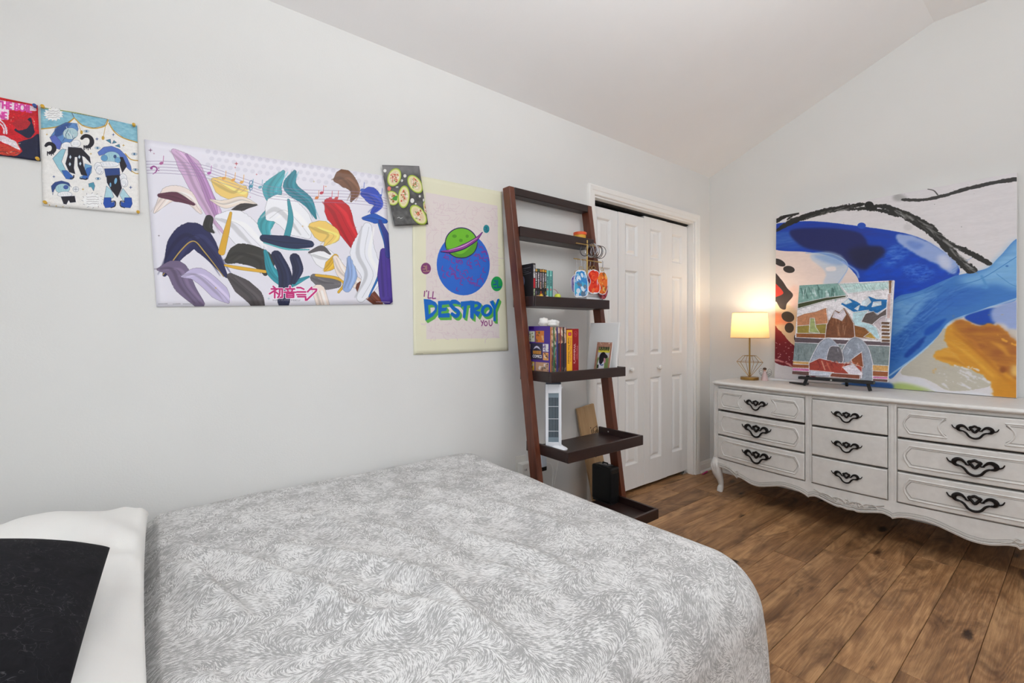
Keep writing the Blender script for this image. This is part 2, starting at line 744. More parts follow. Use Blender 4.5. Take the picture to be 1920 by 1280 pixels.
# ---- bifold closet door: casing, jamb, track and four leaves with moulded panels and knobs
door = struct_root('door_1', (-0.05, (DY0 + DY1) / 2, 0))
door['label'] = 'white four leaf bifold closet door with six panel moulding and small knobs'
CP = [(0, 0), (0, 0.010), (0.005, 0.015), (0.026, 0.015), (0.031, 0.019), (0.053, 0.022), (0.060, 0.020), (0.063, 0.014), (0.063, 0)]
for nm, f0, f1 in (
        ('casing', lambda u, t: (t, DY0 - u, 0), lambda u, t: (t, DY0 - u, DZ + u)),
        ('casing', lambda u, t: (t, DY1 + u, 0), lambda u, t: (t, DY1 + u, DZ + u)),
        ('casing', lambda u, t: (t, DY0 - u, DZ + u), lambda u, t: (t, DY1 + u, DZ + u))):
    k = MB()
    k.prism(CP, f0, f1)
    obj(nm, k, m_trim, door)
k = MB()
k.box(-0.11, 0.001, DY0, DY0 + 0.012, 0, DZ)
k.box(-0.11, 0.001, DY1 - 0.012, DY1, 0, DZ)
k.box(-0.11, 0.001, DY0 + 0.012, DY1 - 0.012, DZ - 0.012, DZ)
obj('jamb', k, m_trim, door)
k = MB()
k.box(-0.085, -0.045, DY0 + 0.012, DY1 - 0.012, DZ - 0.022, DZ - 0.012)
obj('track', k, m_dark, door)
k = MB()
k.box(-0.075, -0.045, DY1 - 0.085, DY1 - 0.014, 0.001, 0.012, 0.002)
k.box(-0.068, -0.055, DY1 - 0.05, DY1 - 0.035, 0.012, 0.025, 0.002)
obj('floor_bracket', k, m_chrome, door)

LW = (DY1 - DY0 - 0.024 - 0.010) / 4
for i in range(4):
    y0 = DY0 + 0.012 + 0.002 + i * (LW + 0.002)
    y1 = y0 + LW
    zt = (1.988 if i < 2 else 2.004)
    xf = -0.050 + (0.004 if i in (1, 2) else 0)
    pz = [(0.205, 0.815), (0.985, 1.590), (1.695, 1.920)]
    py0, py1 = y0 + 0.076, y1 - 0.076
    k = MB()
    k.box(xf - 0.034, xf - 0.020, y0, y1, 0.030, zt)
    k.box(xf - 0.020, xf, y0, py0, 0.030, zt, 0.0015)
    k.box(xf - 0.020, xf, py1, y1, 0.030, zt, 0.0015)
    zz = [0.030, *[q for p in pz for q in p], zt]
    for q in range(0, 8, 2):
        k.box(xf - 0.020, xf, py0 - 0.0005, py1 + 0.0005, zz[q], zz[q + 1], 0.0)
    leaf = obj('leaf', k, m_door, door)
    for z0, z1 in pz:
        p = MB()
        rings = [(0.0, 0.0), (0.005, -0.004), (0.012, -0.015), (0.020, -0.0155), (0.037, -0.004), (0.039, -0.0035)]
        vv, ff = [], []
        for ins, d in rings:
            vv += [(xf + d, py0 + ins, z0 + ins), (xf + d, py1 - ins, z0 + ins), (xf + d, py1 - ins, z1 - ins), (xf + d, py0 + ins, z1 - ins)]
        for q in range(len(rings) - 1):
            for e in range(4):
                a, bb = q * 4 + e, q * 4 + (e + 1) % 4
                ff.append([a, bb, bb + 4, a + 4])
        ff.append([len(vv) - 4 + e for e in range(4)])
        p.add(vv, ff)
        obj('panel', p, m_door, leaf, recalc=False)
    if i in (1, 2):
        kn = MB()
        prof = [(0.006, 0), (0.006, 0.012), (0.010, 0.016), (0.0165, 0.022), (0.0175, 0.028), (0.015, 0.034), (0.008, 0.037), (0.0, 0.0375)]
        kn.lathe(prof, 20, M=Matrix.Translation((xf, (y0 + y1) / 2 - (0.02 if i == 1 else -0.02), 0.885)) @ Matrix.Rotation(R(90), 4, 'Y'))
        obj('knob', kn, m_trim, leaf, smooth=True)

# ---- plank floor
t = NT('oak_plank')
v = t.coords((1, 1, 1), rnd=True)
oi = t.n.new('ShaderNodeObjectInfo')


def mapped(sx, sy):
    mp = t.n.new('ShaderNodeMapping')
    mp.inputs['Scale'].default_value = (sx, sy, 1)
    t.link(v, mp.inputs[0])
    return mp.outputs[0]


low = t.noise(mapped(4.6, 0.62), 1.5, 2, 0.4, 0.35)
ring = t.math('ADD', t.math('MULTIPLY', t.math('SINE', t.math('MULTIPLY', low, 120.0)), 0.5), 0.5)
band = t.noise(mapped(9.0, 0.5), 1.6, 3, 0.55, 0.3)
fine = t.noise(mapped(95, 2.6), 3.0, 5, 0.65, 0.2)
mott = t.noise(mapped(7, 3), 2.2, 5, 0.6, 0.4)
smoke = t.noise(mapped(5.5, 2.0), 1.2, 4, 0.6, 1.0)
g = t.math('ADD', t.math('MULTIPLY', fine, 0.34), t.math('ADD', t.math('MULTIPLY', band, 0.36), t.math('ADD', t.math('MULTIPLY', mott, 0.22), t.math('MULTIPLY', ring, 0.055))))
base = t.ramp(g, [(0.30, rgb((90, 61, 40))), (0.46, rgb((148, 109, 74))), (0.64, rgb((200, 158, 113)))])
base = t.mix(t.ramp(smoke, [(0.51, (0, 0, 0)), (0.68, (0.74, 0.74, 0.74))]), base, rgb((82, 55, 37)))
vo = t.add('ShaderNodeTexVoronoi', Scale=1.0)
vo.feature = 'F1'
t.link(mapped(6.4, 1.9), vo.inputs['Vector'])
knot = t.ramp(t.math('ADD', vo.outputs['Distance'], t.math('MULTIPLY', t.math('SUBTRACT', mott, 0.5), 0.55)), [(0.02, (0.9, 0.9, 0.9)), (0.13, (0, 0, 0))])
base = t.mix(knot, base, rgb((48, 31, 22)))
tone = t.ramp(oi.outputs['Random'], [(0.0, (0.80, 0.78, 0.76)), (0.5, (1.0, 0.99, 0.98)), (1.0, (1.18, 1.17, 1.14))])
base = t.mix(1.0, base, tone, 'MULTIPLY')
t.link(base, t.b.inputs['Base Color'])
t.link(t.ramp(fine, [(0.3, (0.40,) * 3), (0.7, (0.50,) * 3)]), t.b.inputs['Roughness'])
t.b.inputs['Specular IOR Level'].default_value = 0.35
t.bump(fine, 0.12, 0.002)
m_plank = t.m

fl = MB()
fl.box(-0.75, RX, RY, 0, -0.06, -0.016)
floor = struct('floor', fl, m_dark)
PW, PL = 0.157, 1.215
pcache = {}


def plank(x0, x1, y0, y1):
    k = (round(x1 - x0, 4), round(y1 - y0, 4))
    if k not in pcache:
        p = MB()
        p.box(-k[0] / 2, k[0] / 2, -k[1] / 2, k[1] / 2, -0.008, 0.008, 0.0018)
        o = obj('plank', p, m_plank, floor, local=True)
        pcache[k] = o
    else:
        o = dup(pcache[k], parent=floor)
    o.location = ((x0 + x1) / 2, (y0 + y1) / 2, -0.008)


rp = random.Random(4)
i = 0
x = 1.575 - 11 * PW
offs = [0.0, 0.42, 0.83, 0.21, 0.63, 1.03, 0.34, 0.76]
while x < RX - 0.01:
    xa, xb = max(x, -0.11), min(x + PW, RX)
    if xb - xa > 0.01:
        y = RY - PL + round(offs[(i * 3) % 8] + 0.05 * (i % 3), 3)
        while y < 0:
            ya, yb = max(y, RY), min(y + PL, 0)
            if yb - ya > 0.02:
                plank(xa + 0.0008, xb - 0.0008, ya + 0.0008, yb - 0.0008)
            y += PL
    x += PW
    i += 1

# invented bowl pendant behind the camera, added to hold the upward fill light
k = MB()
k.lathe([(0.0, 1.985), (0.14, 1.995), (0.25, 2.035), (0.335, 2.095), (0.345, 2.100), (0.325, 2.088), (0.24, 2.047), (0.0, 2.02)], 40, (2.35, -2.75, 0))
for q in range(3):
    k.tube([(2.35 + .33 * math.cos(q * 2.094), -2.75 + .33 * math.sin(q * 2.094), 2.095), (2.35, -2.75, 2.86)], 0.004, 6)
k.lathe([(0.012, 2.86), (0.012, 2.985), (0.07, 2.99), (0.07, 3.01)], 20, (2.35, -2.75, 0))
struct('added_light_bowl', k, mat('added_bowl_metal', (232, 230, 226), 0.4), smooth=True)
# ------------------------------------------------------------------ the printed and painted sheets
INK = (40, 38, 44)


def wig(a, cx, cy, n, seed, w, col, amp=8, length=60):
    r = random.Random(seed)
    ls = []
    for i in range(n):
        y = cy + i * amp * 2.2
        ls.append([(cx + k * length / 8 + r.uniform(-2, 2), y + r.uniform(-amp, amp) * 0.8) for k in range(9)])
    a.strokes(ls, w, col)


def spark(a, x, y, r, col):
    a.poly([(x, y - r), (x + r * .2, y - r * .2), (x + r, y), (x + r * .2, y + r * .2), (x, y + r), (x - r * .2, y + r * .2), (x - r, y), (x - r * .2, y - r * .2)], col)


# --- large abstract canvas
def art_canvas():
    a = Art(820, 820, (224, 221, 224), [(1455, 408), (1909, 324), (1905, 742), (1450, 706)], ss=2).sketch(1330, 300, 2.783)
    K, E = a.stroke, a.ell
    P = lambda pts, c, **k: a.poly(pts, c, smooth=True, **k)
    P([(330, 455), (520, 478), (640, 515), (770, 610), (790, 700), (470, 800), (470, 1000), (330, 1000)], (228, 212, 206), soft=6)
    P([(330, 755), (450, 780), (470, 1000), (400, 940), (330, 875)], (214, 192, 162), soft=5)
    P([(330, 795), (380, 800), (420, 850), (370, 850), (330, 850)], (216, 120, 92), soft=6, alpha=.7)
    P([(400, 690), (450, 650), (470, 720), (430, 770)], (230, 190, 176), soft=8, alpha=.7)
    # royal blue field
    P([(330, 350), (430, 328), (560, 324), (760, 345), (960, 372), (1080, 400), (1190, 455), (1290, 540), (1300, 600), (1240, 660), (1100, 690), (960, 760), (900, 740), (800, 680), (762, 600), (690, 532), (600, 495), (500, 480), (330, 462)], (20, 66, 178), rough=.12, seed=3)
    P([(330, 385), (450, 385), (540, 415), (480, 455), (330, 455)], (62, 104, 190), soft=8, streak=(10, 8, .3))
    P([(330, 350), (560, 335), (800, 360), (960, 400), (860, 400), (560, 360), (330, 380)], (34, 60, 160), soft=4, streak=(6, 10, .2))
    P([(420, 372), (600, 358), (760, 375), (812, 410), (830, 448), (900, 455), (912, 505), (860, 560), (780, 566), (700, 525), (600, 482), (480, 452)], (32, 40, 100), soft=5)
    P([(720, 470), (850, 450), (905, 470), (900, 520), (850, 560), (770, 560)], (30, 32, 66), soft=10, alpha=.8)
    P([(900, 500), (1010, 450), (1150, 520), (1260, 600), (1120, 680), (960, 730), (850, 650), (800, 600)], (10, 74, 200), soft=8, streak=(14, 2, .25), seed=9)
    P([(900, 520), (960, 440), (1040, 480), (1000, 520), (940, 560)], (70, 120, 215), soft=9, streak=(8, 2, 0), seed=21)
    P([(1000, 560), (1100, 540), (1180, 590), (1080, 640)], (60, 112, 216), soft=7, streak=(5, 2, 0), seed=31)
    P([(968, 396), (1010, 388), (1100, 410), (1200, 458), (1292, 535), (1275, 592), (1180, 540), (1080, 490), (1000, 445)], (158, 180, 228), rough=.5, soft=3, seed=14, alpha=.95)
    P([(1040, 420), (1120, 440), (1080, 470), (1030, 440)], (94, 130, 212), soft=5, alpha=.6, rough=.4)
    P([(1190, 500), (1250, 500), (1262, 560), (1210, 560)], (206, 214, 238), soft=7, alpha=.9)
    E(792, 345, 22, 16, (40, 84, 190))
    # pale watery wash
    P([(528, 490), (610, 478), (680, 495), (716, 548), (700, 600), (664, 650), (590, 650), (604, 590), (566, 548), (530, 520)], (176, 202, 228), soft=4, alpha=.62, rough=.2)
    P([(540, 500), (640, 500), (700, 545), (620, 540)], (120, 160, 215), soft=6, alpha=.6)
    P([(605, 560), (650, 555), (655, 575), (612, 578)], (232, 226, 228), soft=2)
    K([(500, 486), (620, 488), (700, 520), (718, 560), (690, 610), (660, 650)], 5, (150, 184, 226), alpha=.8)
    K([(690, 530), (760, 575), (775, 610)], 9, (150, 178, 230), soft=2, alpha=.8)
    # sweeping light blue ribbon
    P([(1625, 415), (1520, 498), (1460, 556), (1380, 580), (1280, 602), (1180, 642), (1080, 684), (960, 725), (940, 900), (930, 1125), (1010, 1062), (1100, 992), (1180, 920), (1250, 842), (1340, 808), (1460, 760), (1625, 700)], (64, 126, 204))
    P([(1625, 420), (1520, 500), (1440, 572), (1300, 615), (1380, 650), (1500, 640), (1625, 660)], (134, 190, 234), soft=12, streak=(14, 5, .72), seed=5)
    P([(960, 740), (1100, 690), (1180, 680), (1140, 760), (1040, 860), (950, 900)], (116, 172, 224), soft=12, streak=(10, 3, .5), seed=8)
    P([(950, 930), (1060, 830), (1150, 720), (1190, 730), (1150, 830), (1050, 950), (940, 1060)], (32, 92, 184), soft=10, streak=(7, 2, .25), seed=12)
    P([(1120, 740), (1300, 660), (1450, 690), (1320, 770), (1200, 810), (1100, 850)], (52, 112, 200), soft=12, streak=(9, 5, .3), seed=18)
    P([(1010, 1010), (1060, 960), (1130, 900), (1100, 960), (1030, 1020)], (18, 72, 168), soft=3, rough=.4)
    P([(1130, 870), (1200, 830), (1240, 820), (1180, 880), (1120, 910)], (20, 86, 188), soft=3, rough=.3)
    r = random.Random(2)
    for q in range(46):
        t0 = r.random()
        x0, y0 = 950 + 330 * t0, 1040 - 330 * t0 - r.uniform(0, 190)
        K([(x0, y0), (x0 + r.uniform(40, 120), y0 - r.uniform(25, 80))], r.uniform(2, 7), (30, 84, 178) if r.random() < .5 else (120, 172, 224), soft=1.5, alpha=.35)
    K([(960, 740), (1150, 680), (1340, 640), (1440, 605), (1610, 500)], 4, (56, 122, 200), alpha=.8)
    K([(1420, 600), (1440, 640), (1450, 662), (1425, 660)], 10, (84, 150, 214), soft=2)
    K([(1500, 590), (1570, 640), (1620, 660)], 4, (74, 138, 206), alpha=.7)
    E(1556, 550, 8, 5, (70, 128, 200))
    K([(930, 1115), (1080, 1010), (1190, 915), (1255, 838), (1400, 785), (1625, 712)], 9, (168, 206, 236), soft=1, alpha=.9)
    # lower right
    P([(1330, 815), (1400, 785), (1490, 765), (1520, 790), (1480, 852), (1400, 852)], (22, 74, 182), soft=2)
    P([(1480, 768), (1625, 735), (1625, 890), (1570, 880), (1540, 850), (1480, 838)], (156, 176, 224), soft=5)
    P([(1230, 872), (1180, 925), (1100, 1000), (1005, 1075), (1000, 1110), (1120, 1130), (1240, 1190), (1340, 1190), (1470, 1160), (1420, 1080), (1260, 1020)], (196, 191, 176), rough=.35, seed=41)
    P([(1560, 880), (1625, 890), (1625, 970)], (214, 208, 200), soft=4)
    P([(1160, 1006), (1230, 972), (1330, 990), (1420, 1050), (1440, 1100), (1370, 1085), (1290, 1062), (1200, 1038)], (226, 164, 58), rough=.8, soft=2, seed=43)
    P([(1245, 858), (1310, 826), (1395, 860), (1480, 850), (1540, 880), (1590, 930), (1640, 990), (1640, 1260), (1500, 1250), (1475, 1180), (1430, 1115), (1370, 1085), (1320, 1050), (1280, 1005), (1240, 965), (1222, 905)], (220, 154, 48), rough=.7, soft=2, seed=44)
    P([(1270, 850), (1310, 826), (1395, 860), (1480, 852), (1540, 882), (1625, 985), (1625, 1120), (1540, 1080), (1430, 1010), (1340, 930)], (170, 100, 42), soft=8, streak=(16, 3, .55), seed=46)
    for (x0, y0, x1, y1, wd, cl) in ((1270, 890, 1560, 1150, 20, (190, 116, 36)), (1230, 930, 1480, 1120, 14, (238, 182, 66)), (1320, 900, 1420, 1000, 16, (206, 132, 48)), (1470, 940, 1560, 1010, 26, (226, 160, 56)), (1500, 1060, 1600, 1130, 30, (172, 98, 34)), (1540, 1130, 1620, 1210, 40, (202, 128, 28)), (1180, 1020, 1330, 1060, 22, (200, 132, 40))):
        K([(x0, y0), ((x0 + x1) / 2 + 8, (y0 + y1) / 2 - 8), (x1, y1)], [wd * .3, wd, wd * .5], cl, soft=4, alpha=.8)
    for q in range(60):
        x0 = r.uniform(1240, 1600); y0 = r.uniform(860, 1150)
        if y0 < 840 + (x0 - 1240) * .35 or y0 > 1010 + (x0 - 1240) * .55:
            continue
        K([(x0, y0), (x0 + r.uniform(30, 90), y0 + r.uniform(24, 80))], [1, r.uniform(4, 12), 1], r.choice([(150, 86, 36), (236, 176, 66), (190, 118, 40), (226, 150, 50)]), soft=2, alpha=.5)
    for q in range(40):
        x0, y0 = r.uniform(1170, 1320), r.uniform(930, 1080)
        K([(x0, y0), (x0 + r.uniform(20, 60), y0 + r.uniform(-6, 22))], [1, r.uniform(3, 8), 1], r.choice([(232, 176, 70), (222, 150, 50), (240, 214, 160)]), soft=1.5, alpha=.6)
    E(1530, 1085, 18, 16, (150, 84, 30), soft=3)
    E(1592, 1090, 22, 30, (244, 206, 120), soft=6, alpha=.8)
    K([(1500, 900), (1550, 940), (1610, 960)], 9, (232, 168, 60), rough=.4, soft=1)
    P([(1505, 1120), (1625, 1180), (1625, 1250), (1500, 1240)], (208, 140, 34), soft=8, alpha=.7)
    for q in range(26):
        x0, y0 = r.uniform(1180, 1440), r.uniform(1040, 1160)
        K([(x0, y0), (x0 + r.uniform(20, 60), y0 + r.uniform(10, 40))], r.uniform(4, 12), (226, 224, 228), soft=1, alpha=.8, rough=.5, seed=q)
    P([(925, 1140), (1000, 1118), (1100, 1130), (1200, 1190), (1400, 1200), (1490, 1235), (1200, 1235), (1000, 1170)], (226, 226, 232), soft=3)
    P([(900, 1200), (930, 1165), (990, 1150), (1080, 1168), (1140, 1195), (1000, 1215)], (178, 198, 122), soft=6)
    K([(1090, 1198), (1130, 1186), (1180, 1200)], 4, (190, 196, 160))
    P([(700, 1150), (930, 1150), (925, 1195), (720, 1180)], (46, 92, 160), soft=4)
    # lower left crimson
    P([(325, 860), (360, 880), (410, 935), (470, 985), (560, 1060), (540, 1120), (440, 1075), (325, 1030)], (124, 28, 40), rough=.35, seed=51)
    K([(325, 1028), (400, 1050), (460, 1095)], 9, (224, 150, 146), soft=2, rough=.5)
    for q in range(26):
        E(r.uniform(340, 450), r.uniform(930, 1050), r.uniform(2, 5), r.uniform(1, 3), (220, 170, 168), alpha=.8)
    # charcoal blots
    for (x, y, rx, ry, ro) in ((362, 535, 34, 16, 25), (412, 570, 30, 18, 8), (405, 812, 34, 26, 20), (412, 868, 24, 26, 0), (448, 920, 12, 20, 0), (452, 955, 12, 20, 0)):
        E(x, y, rx, ry, (58, 52, 50), rot=ro)
    P([(330, 590), (372, 622), (402, 665), (432, 702), (400, 745), (392, 774), (366, 768), (345, 735), (330, 730)], (64, 54, 52))
    P([(330, 640), (356, 655), (382, 690), (352, 708), (330, 706)], (196, 62, 52))
    # charcoal branches
    for pts, wd in (([(335, 380), (420, 330), (500, 300), (600, 272), (720, 248), (800, 236)], [10, 24, 22, 22, 14, 10]),
                    ([(335, 330), (400, 298), (470, 284)], [16, 12, 4]), ([(400, 320), (440, 290), (470, 286)], [6, 6, 3]),
                    ([(620, 262), (720, 262), (800, 258), (900, 268), (980, 288)], [12, 8, 10, 12, 20]),
                    ([(860, 238), (940, 255), (1040, 300), (1130, 350), (1210, 420), (1290, 510), (1370, 572)], [8, 20, 30, 34, 30, 22, 30]),
                    ([(1180, 390), (1270, 440), (1370, 488), (1465, 540)], [20, 14, 22, 16])):
        K(pts, [q * 1.45 for q in wd], (44, 43, 41), rough=.6, seed=61)
    for q in range(60):
        f_ = r.random()
        x = 960 + 400 * f_; y = 272 + 90 * f_ + 210 * f_ * f_ + r.uniform(-12, 12)
        K([(x, y), (x + r.uniform(20, 50), y + r.uniform(12, 34))], r.uniform(2, 6), r.choice([(150, 149, 147), (186, 185, 186), (110, 109, 107)]), soft=1, alpha=.55)
    for q in range(26):
        x = r.uniform(500, 780); y = 305 - (x - 500) * .22 + r.uniform(-7, 7)
        K([(x, y), (x + r.uniform(15, 40), y - r.uniform(3, 10))], r.uniform(2, 5), (150, 149, 147), soft=1, alpha=.5)
    E(832, 240, 24, 20, (36, 35, 34)); E(856, 252, 18, 14, (36, 35, 34)); E(780, 237, 18, 10, (36, 35, 34))
    P([(960, 190), (1000, 182), (1030, 205), (990, 218), (960, 210)], (150, 150, 150), soft=5, alpha=.7)
    K([(1000, 210), (1090, 212), (1200, 196), (1350, 152), (1500, 118), (1630, 98)], [14, 18, 20, 22, 20, 24], (56, 55, 54), rough=.35)
    K([(1140, 155), (1172, 163), (1192, 184)], [4, 5, 6], (80, 78, 76))
    E(1035, 352, 24, 16, (196, 194, 196), soft=3, alpha=.6)
    a.grain(.018, 12, 5, 6)
    a.grain(.018, 4, 3, 8)
    return a.done('abstract_canvas_print')


# --- small landscape on the easel (a plain stand-in: hills, lake, wall and books)
def art_small():
    a = Art(420, 500, (232, 229, 233), [(1502, 537), (1679, 523), (1664, 716), (1486, 703)], ss=2).sketch(1470, 500, 4.92)
    K, E = a.stroke, a.ell

    def P(pts, c, **kw):
        a.poly(pts, c, **kw)
        L_ = catmull(pts, 5, True) if kw.get('smooth') else list(pts)
        a.strokes([L_ + [L_[0]]], 7, (228, 226, 230), smooth=False, alpha=.8)
        a.strokes([[(x + 6, y + 5) for x, y in L_]], 3, tuple(int(q * .6) for q in c), smooth=False, alpha=.6)
    r = random.Random(5)
    P([(130, 170), (520, 150), (545, 205), (590, 265), (400, 300), (130, 400)], (136, 176, 168), rough=.2)
    for q in range(34):
        x = r.uniform(160, 540); y = r.uniform(170, 250)
        K([(x, y), (x + r.uniform(-15, 25), y + r.uniform(40, 90))], r.uniform(4, 12), r.choice([(74, 112, 104), (98, 140, 132), (206, 224, 222)]), alpha=.75, soft=1)
    P([(140, 350), (400, 288), (590, 262), (580, 280), (380, 322), (140, 395)], (66, 74, 44), rough=.3)
    P([(515, 158), (985, 125), (980, 192), (600, 245)], (196, 222, 220))
    for q in range(14):
        x = r.uniform(560, 960)
        K([(x, r.uniform(150, 170)), (x + r.uniform(10, 50), r.uniform(185, 225))], 3, (130, 176, 172))
    P([(530, 345), (600, 285), (680, 318), (722, 345), (790, 265), (860, 292), (965, 292), (955, 370), (870, 425), (780, 402), (650, 418)], (20, 112, 180), rough=.1)
    for q in ([(545, 330), (600, 292), (635, 325), (580, 345)], [(730, 310), (790, 278), (812, 320), (770, 360), (715, 350)], [(835, 320), (905, 312), (905, 345), (820, 365)], [(660, 385), (705, 352), (690, 400)]):
        P(q, (214, 228, 236))
    P([(640, 420), (790, 395), (740, 480), (860, 560), (895, 665), (760, 640), (640, 540)], (186, 218, 226), rough=.2)
    P([(130, 470), (200, 440), (300, 420), (400, 380), (420, 560), (130, 560)], (196, 134, 96), rough=.25)
    P([(130, 555), (400, 530), (400, 630), (130, 630)], (152, 134, 58), rough=.25)
    P([(250, 480), (290, 480), (300, 560), (340, 620), (240, 610)], (164, 176, 116), rough=.2)
    P([(120, 622), (420, 622), (420, 665), (120, 662)], (152, 90, 46), rough=.15)
    P([(720, 505), (760, 430), (832, 405), (870, 440), (955, 378), (955, 470), (820, 530)], (96, 86, 84), rough=.25)
    P([(830, 520), (900, 460), (950, 440), (950, 520), (900, 600)], (196, 184, 190), rough=.3)
    P([(640, 535), (750, 560), (865, 668), (640, 650)], (142, 90, 42), rough=.2)
    P([(740, 645), (800, 600), (862, 668)], (192, 152, 66), rough=.2)
    # broad brown crag in the middle
    P([(385, 660), (400, 540), (450, 450), (475, 400), (520, 420), (560, 375), (600, 430), (650, 520), (660, 660)], (124, 76, 48), rough=.2)
    for q in range(18):
        x = r.uniform(420, 620); y = r.uniform(430, 560)
        K([(x, y), (x + r.uniform(-20, 20), y + 80)], r.uniform(5, 12), r.choice([(96, 56, 34), (150, 98, 64), (176, 128, 96)]), alpha=.6, soft=1)
    P([(455, 470), (478, 412), (516, 436), (556, 390), (580, 440), (540, 500), (500, 480)], (222, 214, 222), rough=.3)
    P([(100, 660), (985, 690), (985, 726), (100, 708)], (96, 82, 88), rough=.08)
    P([(90, 708), (985, 728), (975, 915), (80, 885)], (126, 140, 142), rough=.05)
    for q in range(40):
        x = r.uniform(100, 960); y = r.uniform(730, 840)
        K([(x, y), (x + r.uniform(-15, 15), y + 45)], r.uniform(4, 9), r.choice([(96, 112, 114), (156, 168, 170)]), alpha=.6, soft=1)
    # grey blue boulders and a russet hedge
    for pts, c in (([(235, 900), (300, 760), (350, 690), (430, 665), (520, 760), (540, 900), (480, 1010), (220, 1010)], (158, 166, 182)),
                   ([(500, 900), (560, 740), (650, 650), (740, 690), (800, 800), (815, 1050), (520, 1050)], (150, 158, 172)),
                   ([(400, 900), (420, 760), (470, 735), (530, 760), (540, 890)], (104, 100, 106))):
        P(pts, c, rough=.15, smooth=True)
    for q in range(30):
        x = r.uniform(270, 780); y = r.uniform(700, 960)
        K([(x, y), (x + r.uniform(-30, 30), y + r.uniform(20, 60))], r.uniform(5, 10), r.choice([(186, 194, 208), (122, 130, 146), (206, 210, 222)]), alpha=.6, soft=1)
    P([(225, 900), (330, 850), (500, 890), (720, 900), (720, 1000), (440, 985), (225, 965)], (158, 60, 48), rough=.45, seed=4)
    P([(620, 860), (720, 785), (735, 930), (640, 900)], (140, 74, 42), rough=.2)
    for q in range(26):
        x = r.uniform(250, 700)
        K([(x, r.uniform(870, 960)), (x + r.uniform(10, 40), r.uniform(880, 970))], r.uniform(6, 12), r.choice([(206, 110, 84), (128, 40, 36), (226, 178, 150)]), alpha=.7, soft=1)
    P([(220, 960), (460, 980), (440, 1005), (220, 1005)], (196, 202, 216), rough=.2)
    P([(540, 930), (640, 900), (720, 980), (715, 1030), (600, 990)], (222, 214, 224), rough=.25)
    P([(440, 985), (700, 1000), (700, 1040), (420, 1020)], (132, 70, 50), rough=.15)
    # books at either side of the wall
    for x0, x1, ys in ((70, 235, (878, 905, 940, 968, 1010)), (818, 965, (905, 960, 1010, 1032, 1070))):
        for (c, q0, q1) in (((206, 160, 96), 0, 1), ((148, 84, 46), 1, 2), ((204, 116, 164), 2, 3), ((100, 70, 66), 3, 4)):
            P([(x0, ys[q0]), (x1, ys[q0] + 6), (x1, ys[q1] + 6), (x0, ys[q1])], c, rough=.06)
    for i in range(6):
        P([(905 + 4 * (i % 2), 500 + i * 33), (985, 502 + i * 33), (985, 528 + i * 33), (900, 526 + i * 33)], r.choice([(126, 92, 62), (106, 78, 60), (150, 112, 70)]), rough=.1)
    P([(978, 110), (1012, 110), (1000, 240), (980, 240)], (128, 92, 58), rough=.1)
    P([(968, 240), (1000, 240), (990, 470), (955, 470)], (206, 180, 176), rough=.1)
    a.grain(.10, 6, .5, 2)
    a.grain(.10, 10, 2, 3)
    a.grain(.05, 3)
    return a.done('small_landscape_painting')


# --- blue jester drawing
def burst(a, cx, cy, rx, ry, n, seed, fill=(240, 240, 240)):
    r = random.Random(seed)
    pts = []
    for i in range(n * 2):
        t = math.pi * i / n
        k = (1.0 if i % 2 == 0 else .74) * r.uniform(.93, 1.05)
        pts.append((cx + rx * k * math.cos(t), cy + ry * k * math.sin(t)))
    a.poly(pts, fill)
    for i in range(0, len(pts), 2):
        a.stroke([pts[i], ((pts[i][0] + pts[i - 1][0]) / 2, (pts[i][1] + pts[i - 1][1]) / 2)], 2.5, (70, 70, 80), smooth=False)
    for k in (-.42, -.14, .14, .42):
        a.stroke([(cx - rx * .55 + q * rx * .11, cy + ry * k + r.uniform(-4, 4)) for q in range(11)], 2.5, (120, 112, 116))


